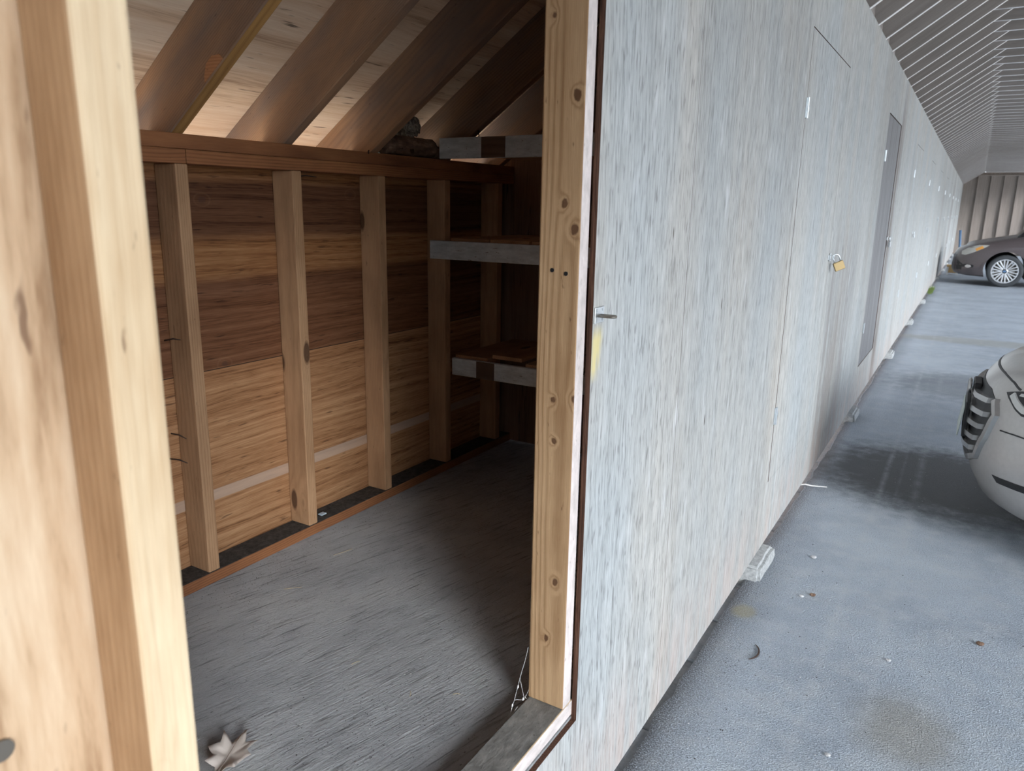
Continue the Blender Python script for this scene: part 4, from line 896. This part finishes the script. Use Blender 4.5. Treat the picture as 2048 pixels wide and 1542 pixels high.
GRILLE = [(-0.28, 0.685), (0.28, 0.685), (0.40, 0.655), (0.455, 0.60), (0.41, 0.49), (0.345, 0.38), (0.22, 0.335), (-0.22, 0.335), (-0.345, 0.38), (-0.41, 0.49), (-0.455, 0.60), (-0.40, 0.655)]
patch('grille', silver, tree, YZ(GRILLE), BLACK, off=0.003, thick=0.02, cuts=6, label='black grille opening with silver slats')
gr = bpy.data.objects['grille']
def strip_on(name, parent, tree, pts, w, mat, lift, depth, direction='x', side=-1):
    # direction 'z': pts are (x, y) seen from above
    b = bmesh.new(); P_ = []
    for i in range(len(pts) - 1):
        for q in range(6): P_.append((pts[i][0] + (pts[i + 1][0] - pts[i][0]) * q / 6, pts[i][1] + (pts[i + 1][1] - pts[i][1]) * q / 6))
    P_.append(pts[-1]); rows = []; top = parent
    while top.parent is not None: top = top.parent
    o0 = ORI[top.name]
    for i, (p, z) in enumerate(P_):
        a_, c_ = P_[max(0, i - 1)], P_[min(len(P_) - 1, i + 1)]; t = Vector((c_[0] - a_[0], c_[1] - a_[1])).normalized(); nn = Vector((-t.y, t.x)) * w / 2
        row = []
        for sgn in (-1, 1):
            pp, zz = p + nn.x * sgn, z + nn.y * sgn
            st, d = (Vector((o0.x - 3, pp, zz)), Vector((1, 0, 0))) if direction == 'x' else ((Vector((pp, zz, 5)), Vector((0, 0, -1))) if direction == 'z' else (Vector((pp, o0.y + side * 4, zz)), Vector((0, -side, 0))))
            h = tree.ray_cast(st, d)
            if h[0] is None: row = None; break
            row += [h[0] - d * lift, h[0] - d * (lift - depth)]
        if row: rows.append([b.verts.new(x) for x in row])
    for r0, r1 in zip(rows, rows[1:]):
        for a_, c_ in ((0, 2), (2, 3), (3, 1), (1, 0)): b.faces.new((r0[a_], r0[c_], r1[c_], r1[a_]))
    b.faces.new((rows[0][0], rows[0][1], rows[0][3], rows[0][2])); b.faces.new((rows[-1][0], rows[-1][2], rows[-1][3], rows[-1][1]))
    bmesh.ops.recalc_face_normals(b, faces=b.faces[:])
    return obj(name, b, mat, parent, o0)
for zz, hw in ((0.630, 0.39), (0.565, 0.40), (0.500, 0.38), (0.435, 0.35), (0.375, 0.31)):
    strip_on('slat', gr, tree, [(CY - hw, zz + 0.018), (CY - hw * .5, zz), (CY + hw * .5, zz), (CY + hw, zz + 0.018)], 0.024, CHROME, 0.030, 0.028)
strip_on('surround', gr, tree, [(CY + p, q) for p, q in [(-0.415, 0.66), (-0.467, 0.60), (-0.423, 0.48), (-0.352, 0.365), (-0.225, 0.32), (0.225, 0.32), (0.352, 0.365), (0.423, 0.48), (0.467, 0.60), (0.415, 0.66)]], 0.026, CHROME, 0.020, 0.022)
for sg in (-1, 1):
    f_ = (lambda pts: pts) if sg < 0 else mir
    hl = patch('headlight', silver, tree, YZ(f_([(-0.44, 0.708), (-0.52, 0.735), (-0.80, 0.755), (-0.80, 0.68), (-0.70, 0.645), (-0.60, 0.640), (-0.50, 0.682)])), BLACK, off=0.005, cuts=5, label='headlight in a black surround')
    strip_on('light_strip', hl, tree, YZ(f_([(-0.495, 0.712), (-0.535, 0.692), (-0.605, 0.664), (-0.70, 0.668)])), 0.022, DRL, 0.012, 0.010)
    strip_on('light_strip', hl, tree, YZ(f_([(-0.54, 0.722), (-0.65, 0.733), (-0.76, 0.74)])), 0.012, DRL, 0.012, 0.010)
    strip_on('lamp_reflector', hl, tree, YZ(f_([(-0.60, 0.700), (-0.77, 0.712)])), 0.03, LAMPIN, 0.011, 0.010)
    strip_on('bumper_crease', silver, tree, YZ(f_([(-0.515, 0.545), (-0.585, 0.552), (-0.66, 0.556), (-0.78, 0.555)])), 0.006, BLACK, 0.0035, 0.008)
    patch('air_slot', silver, tree, YZ(f_([(-0.505, 0.332), (-0.66, 0.347), (-0.80, 0.35), (-0.78, 0.315), (-0.66, 0.316), (-0.53, 0.305)])), BLACK, off=0.003, cuts=4)
strip_on('hood_seam', silver, tree, YZ([(-0.50, 0.735), (-0.41, 0.750), (-0.30, 0.758), (-0.232, 0.760), (0.0, 0.758), (0.232, 0.760), (0.30, 0.758), (0.41, 0.750), (0.50, 0.735)]), 0.006, BLACK, 0.003, 0.008)
b = bbox(bmesh.new(), CX0 - 0.030, CX0 - 0.008, CY - 0.16, CY + 0.16, 0.40, 0.58, 0.004, 1); pl = obj('plate_bracket', b, BLACK, silver, ORI['car'])
b = bbox(bmesh.new(), CX0 - 0.036, CX0 - 0.0302, CY - 0.152, CY + 0.152, 0.40, 0.552, 0.002, 1); b.transform(Matrix.Translation((CX0 - 0.033, CY, 0.55)) @ Matrix.Rotation(0.10, 4, 'Y') @ Matrix.Translation((-(CX0 - 0.033), -CY, -0.55)))
obj('licence_plate', b, PLATEM, pl, ORI['car'])
b = bmesh.new(); lathe(b, [(0.062, 0.0), (0.062, -0.012), (0.05, -0.018), (0.045, -0.014)], (0, 0, 0), 'x', 28)
for v in b.verts: v.co.z *= 0.62
b.transform(Matrix.Translation((CX0 - 0.014, CY, 0.635))); obj('emblem', b, CHROME, silver, ORI['car'], smooth=True)
b = bbox(bmesh.new(), CX0 - 0.008, CX0 + 0.03, CY - 0.10, CY + 0.10, 0.60, 0.668, 0.006, 1); obj('emblem_plate', b, BLACK, silver, ORI['car'])

# dark hatchback further along
DY, DX0 = 19.52, 0.255
dark = empty('car', (DX0, DY, 0.0)); tag(dark, 'dark brown hatchback with bright alloy wheels before the end wall', 'car', 'cars parked in the aisle')
LV2 = [(0.20, 0.18, 0.22, 0.13, 0.80, 0.15), (0.225, 0.20, 0.26, 0.06, 0.86, 0.10), (0.30, 0.28, 0.32, 0.015, 0.895, 0.05), (0.42, 0.42, 0.42, 0.0, 0.91, 0.0), (0.55, 0.62, 0.56, 0.012, 0.915, 0.0), (0.66, 0.80, 0.70, 0.04, 0.915, 0.02), (0.735, 0.93, 0.84, 0.085, 0.90, 0.05), (0.785, 1.00, 0.95, 0.15, 0.865, 0.08), (0.82, 1.035, 1.0, 0.24, 0.80, 0.10)]
bs = car_body(4.36, LV2, 1.25, (0.66, 0.16, 0.80), 0.05)
body2, tree2 = finish_body(dark, bs, (DX0, DY, 0), DARKCAR, (0.985, 3.63), 0.385, 0.22)
b = bmesh.new(); greenhouse(b, (1.12, 1.95, 3.35, 4.22), 1.03, 1.45, 0.80, 0.58); b.transform(Matrix.Translation((DX0, DY, 0))); obj('windows', b, [GLASS, DARKCAR], dark, ORI[dark.name], smooth=True)
for ax in (0.985, 3.63):
    for s in (-1, 1): wheel(dark, Vector((DX0 + ax, DY + s * 0.805, 0.330)), s, 0.330, 0.215, 0.238, 10, ALLOY)
XZ = lambda pts: [(DX0 + p, q) for p, q in pts]
for s in (-1, 1):
    hl = patch('headlight', dark, tree2, XZ([(0.17, 0.635), (0.17, 0.70), (0.26, 0.765), (0.36, 0.81), (0.47, 0.845), (0.655, 0.848), (0.575, 0.79), (0.49, 0.742), (0.36, 0.675), (0.24, 0.625)]), LENS, 'y', s, off=0.005, cuts=4, label='clear headlight with an amber corner')
    strip_on('turn_lamp', hl, tree2, XZ([(0.42, 0.742), (0.48, 0.775), (0.55, 0.808)]), 0.055, AMBER, 0.009, 0.008, 'y', s)
    patch('fog_lamp', dark, tree2, XZ([(0.26, 0.40), (0.30, 0.43), (0.36, 0.425), (0.38, 0.39), (0.33, 0.365), (0.28, 0.37)]), CHROME, 'y', s, off=0.006, cuts=2)
    strip_on('fog_slot', dark, tree2, XZ([(0.20, 0.40), (0.30, 0.415), (0.42, 0.40)]), 0.055, BLACK, 0.003, 0.008, 'y', s)
    # arch lip
    strip_on('wheel_arch_lip', dark, tree2, XZ([(0.985 + 0.405 * math.cos(a), 0.34 + 0.405 * math.sin(a)) for a in [math.radians(q) for q in range(20, 178, 12)]]), 0.03, DARKCAR, 0.012, 0.016, 'y', s)
    b = bmesh.new(); bmesh.ops.create_icosphere(b, subdivisions=3, radius=1, matrix=Matrix.Translation((DX0 + 1.55, DY + s * 0.98, 1.08)) @ Matrix.Diagonal((0.07, 0.10, 0.065, 1))); obj('side_mirror', b, DARKCAR, dark, ORI[dark.name], smooth=True)
YZ2 = lambda pts: [(DY + p, q) for p, q in pts]
patch('grille', dark, tree2, YZ2([(-0.55, 0.44), (0.55, 0.44), (0.48, 0.26), (-0.48, 0.26)]), BLACK, off=0.003, cuts=4)
patch('upper_grille', dark, tree2, YZ2([(-0.50, 0.63), (0.50, 0.63), (0.50, 0.58), (-0.50, 0.58)]), BLACK, off=0.003, cuts=4)
for s in (-1, 1): patch('corner_intake', dark, tree2, YZ2([(s * 0.60, 0.52), (s * 0.74, 0.44), (s * 0.70, 0.28), (s * 0.58, 0.27)]), BLACK, off=0.003, cuts=3)
for car_, tr_, x0_, mat_, xs_ in ((silver, tree, CX0, SILVER, (1.50, 2.55, 3.45)), (dark, tree2, DX0, DARKCAR, (1.48, 2.50, 3.30))):
    for s in (-1, 1):
        for xa, xb in zip(xs_, xs_[1:]):
            strip_on('door_seam', car_, tr_, [(x0_ + xa, 0.90), (x0_ + xa + 0.02, 0.55), (x0_ + xa + 0.06, 0.30), (x0_ + xb - 0.10, 0.30), (x0_ + xb - 0.03, 0.55), (x0_ + xb, 0.90)], 0.006, BLACK, 0.002, 0.006, 'y', s)
            strip_on('door_handle', car_, tr_, [(x0_ + xb - 0.26, 0.80), (x0_ + xb - 0.10, 0.805)], 0.026, mat_, 0.018, 0.018, 'y', s)
# ------------------------------------------------------------------ light: overcast-bright sky and sun outside
wd = bpy.data.worlds.new('sky'); scene.world = wd; wd.use_nodes = True
nt = wd.node_tree; bg = nt.nodes['Background']
tc = nt.nodes.new('ShaderNodeTexCoord'); sp = nt.nodes.new('ShaderNodeSeparateXYZ'); nt.links.new(tc.outputs['Generated'], sp.inputs[0])
cr = nt.nodes.new('ShaderNodeValToRGB'); nt.links.new(sp.outputs[2], cr.inputs[0])
cr.color_ramp.elements[0].position = 0.0; cr.color_ramp.elements[0].color = (0.90, 0.98, 1.08, 1); cr.color_ramp.elements[1].position = 0.8; cr.color_ramp.elements[1].color = (0.62, 0.74, 0.95, 1)
# hazy bright patch of sky low in the direction the daylight comes from
hz = Vector((math.cos(math.radians(19)) * math.cos(math.radians(-34)), math.cos(math.radians(19)) * math.sin(math.radians(-34)), math.sin(math.radians(19))))
nz = nt.nodes.new('ShaderNodeVectorMath'); nz.operation = 'NORMALIZE'; nt.links.new(tc.outputs['Generated'], nz.inputs[0])
dt = nt.nodes.new('ShaderNodeVectorMath'); dt.operation = 'DOT_PRODUCT'; nt.links.new(nz.outputs[0], dt.inputs[0]); dt.inputs[1].default_value = hz
mr = nt.nodes.new('ShaderNodeMapRange'); mr.interpolation_type = 'SMOOTHERSTEP'; nt.links.new(dt.outputs['Value'], mr.inputs[0]); mr.inputs[1].default_value = math.cos(math.radians(13)); mr.inputs[2].default_value = 1.0; mr.inputs[3].default_value = 0.0; mr.inputs[4].default_value = 17.0
mxr = nt.nodes.new('ShaderNodeMix'); mxr.data_type = 'RGBA'; mxr.blend_type = 'ADD'; mxr.inputs[0].default_value = 1.0
hc = nt.nodes.new('ShaderNodeVectorMath'); hc.operation = 'SCALE'; hc.inputs[0].default_value = (0.96, 0.98, 1.0); nt.links.new(mr.outputs[0], hc.inputs['Scale'])
nt.links.new(cr.outputs[0], mxr.inputs[6]); nt.links.new(hc.outputs[0], mxr.inputs[7]); nt.links.new(mxr.outputs[2], bg.inputs[0]); bg.inputs[1].default_value = 1.6
sl_ = bpy.data.lights.new('sun', 'SUN'); sl_.energy = 12.0; sl_.angle = math.radians(3); sl_.color = (1.0, 0.95, 0.88)
so = bpy.data.objects.new('sun', sl_); COL.objects.link(so); so.location = (12, -8, 20)
sd = Vector((-0.60, -0.20, 1.0)).normalized(); so.rotation_euler = sd.to_track_quat('Z', 'Y').to_euler()
# ------------------------------------------------------------------ camera
cam = bpy.data.cameras.new('camera'); co = bpy.data.objects.new('camera', cam); COL.objects.link(co); scene.camera = co
rows = ((0.85499303, 0.1351428, -0.50072282), (0.51837221, -0.19168104, 0.83339584), (0.01664837, -0.97210843, -0.23394023))
Mx = Matrix([[rows[i][0], -rows[i][1], -rows[i][2]] for i in range(3)]).to_4x4(); Mx.translation = (0.617, 0.0, 1.4927)
co.matrix_world = Mx
cam.sensor_width = 36.0; cam.lens = 36.0 * 1500.0 / 2048.0; cam.clip_start = 0.02; cam.clip_end = 300
cam.dof.use_dof = True; cam.dof.focus_distance = 2.3; cam.dof.aperture_fstop = 7.0
scene.view_settings.view_transform = 'Standard'; scene.view_settings.look = 'None'; scene.view_settings.gamma = 1.0; scene.view_settings.use_curve_mapping = False
scene.view_settings.exposure = 0.68
scene.cycles.max_bounces = 7; scene.cycles.diffuse_bounces = 5; scene.cycles.glossy_bounces = 3; scene.cycles.adaptive_threshold = 0.02; scene.cycles.sample_clamp_indirect = 6.0
scene.cycles.use_denoising = True
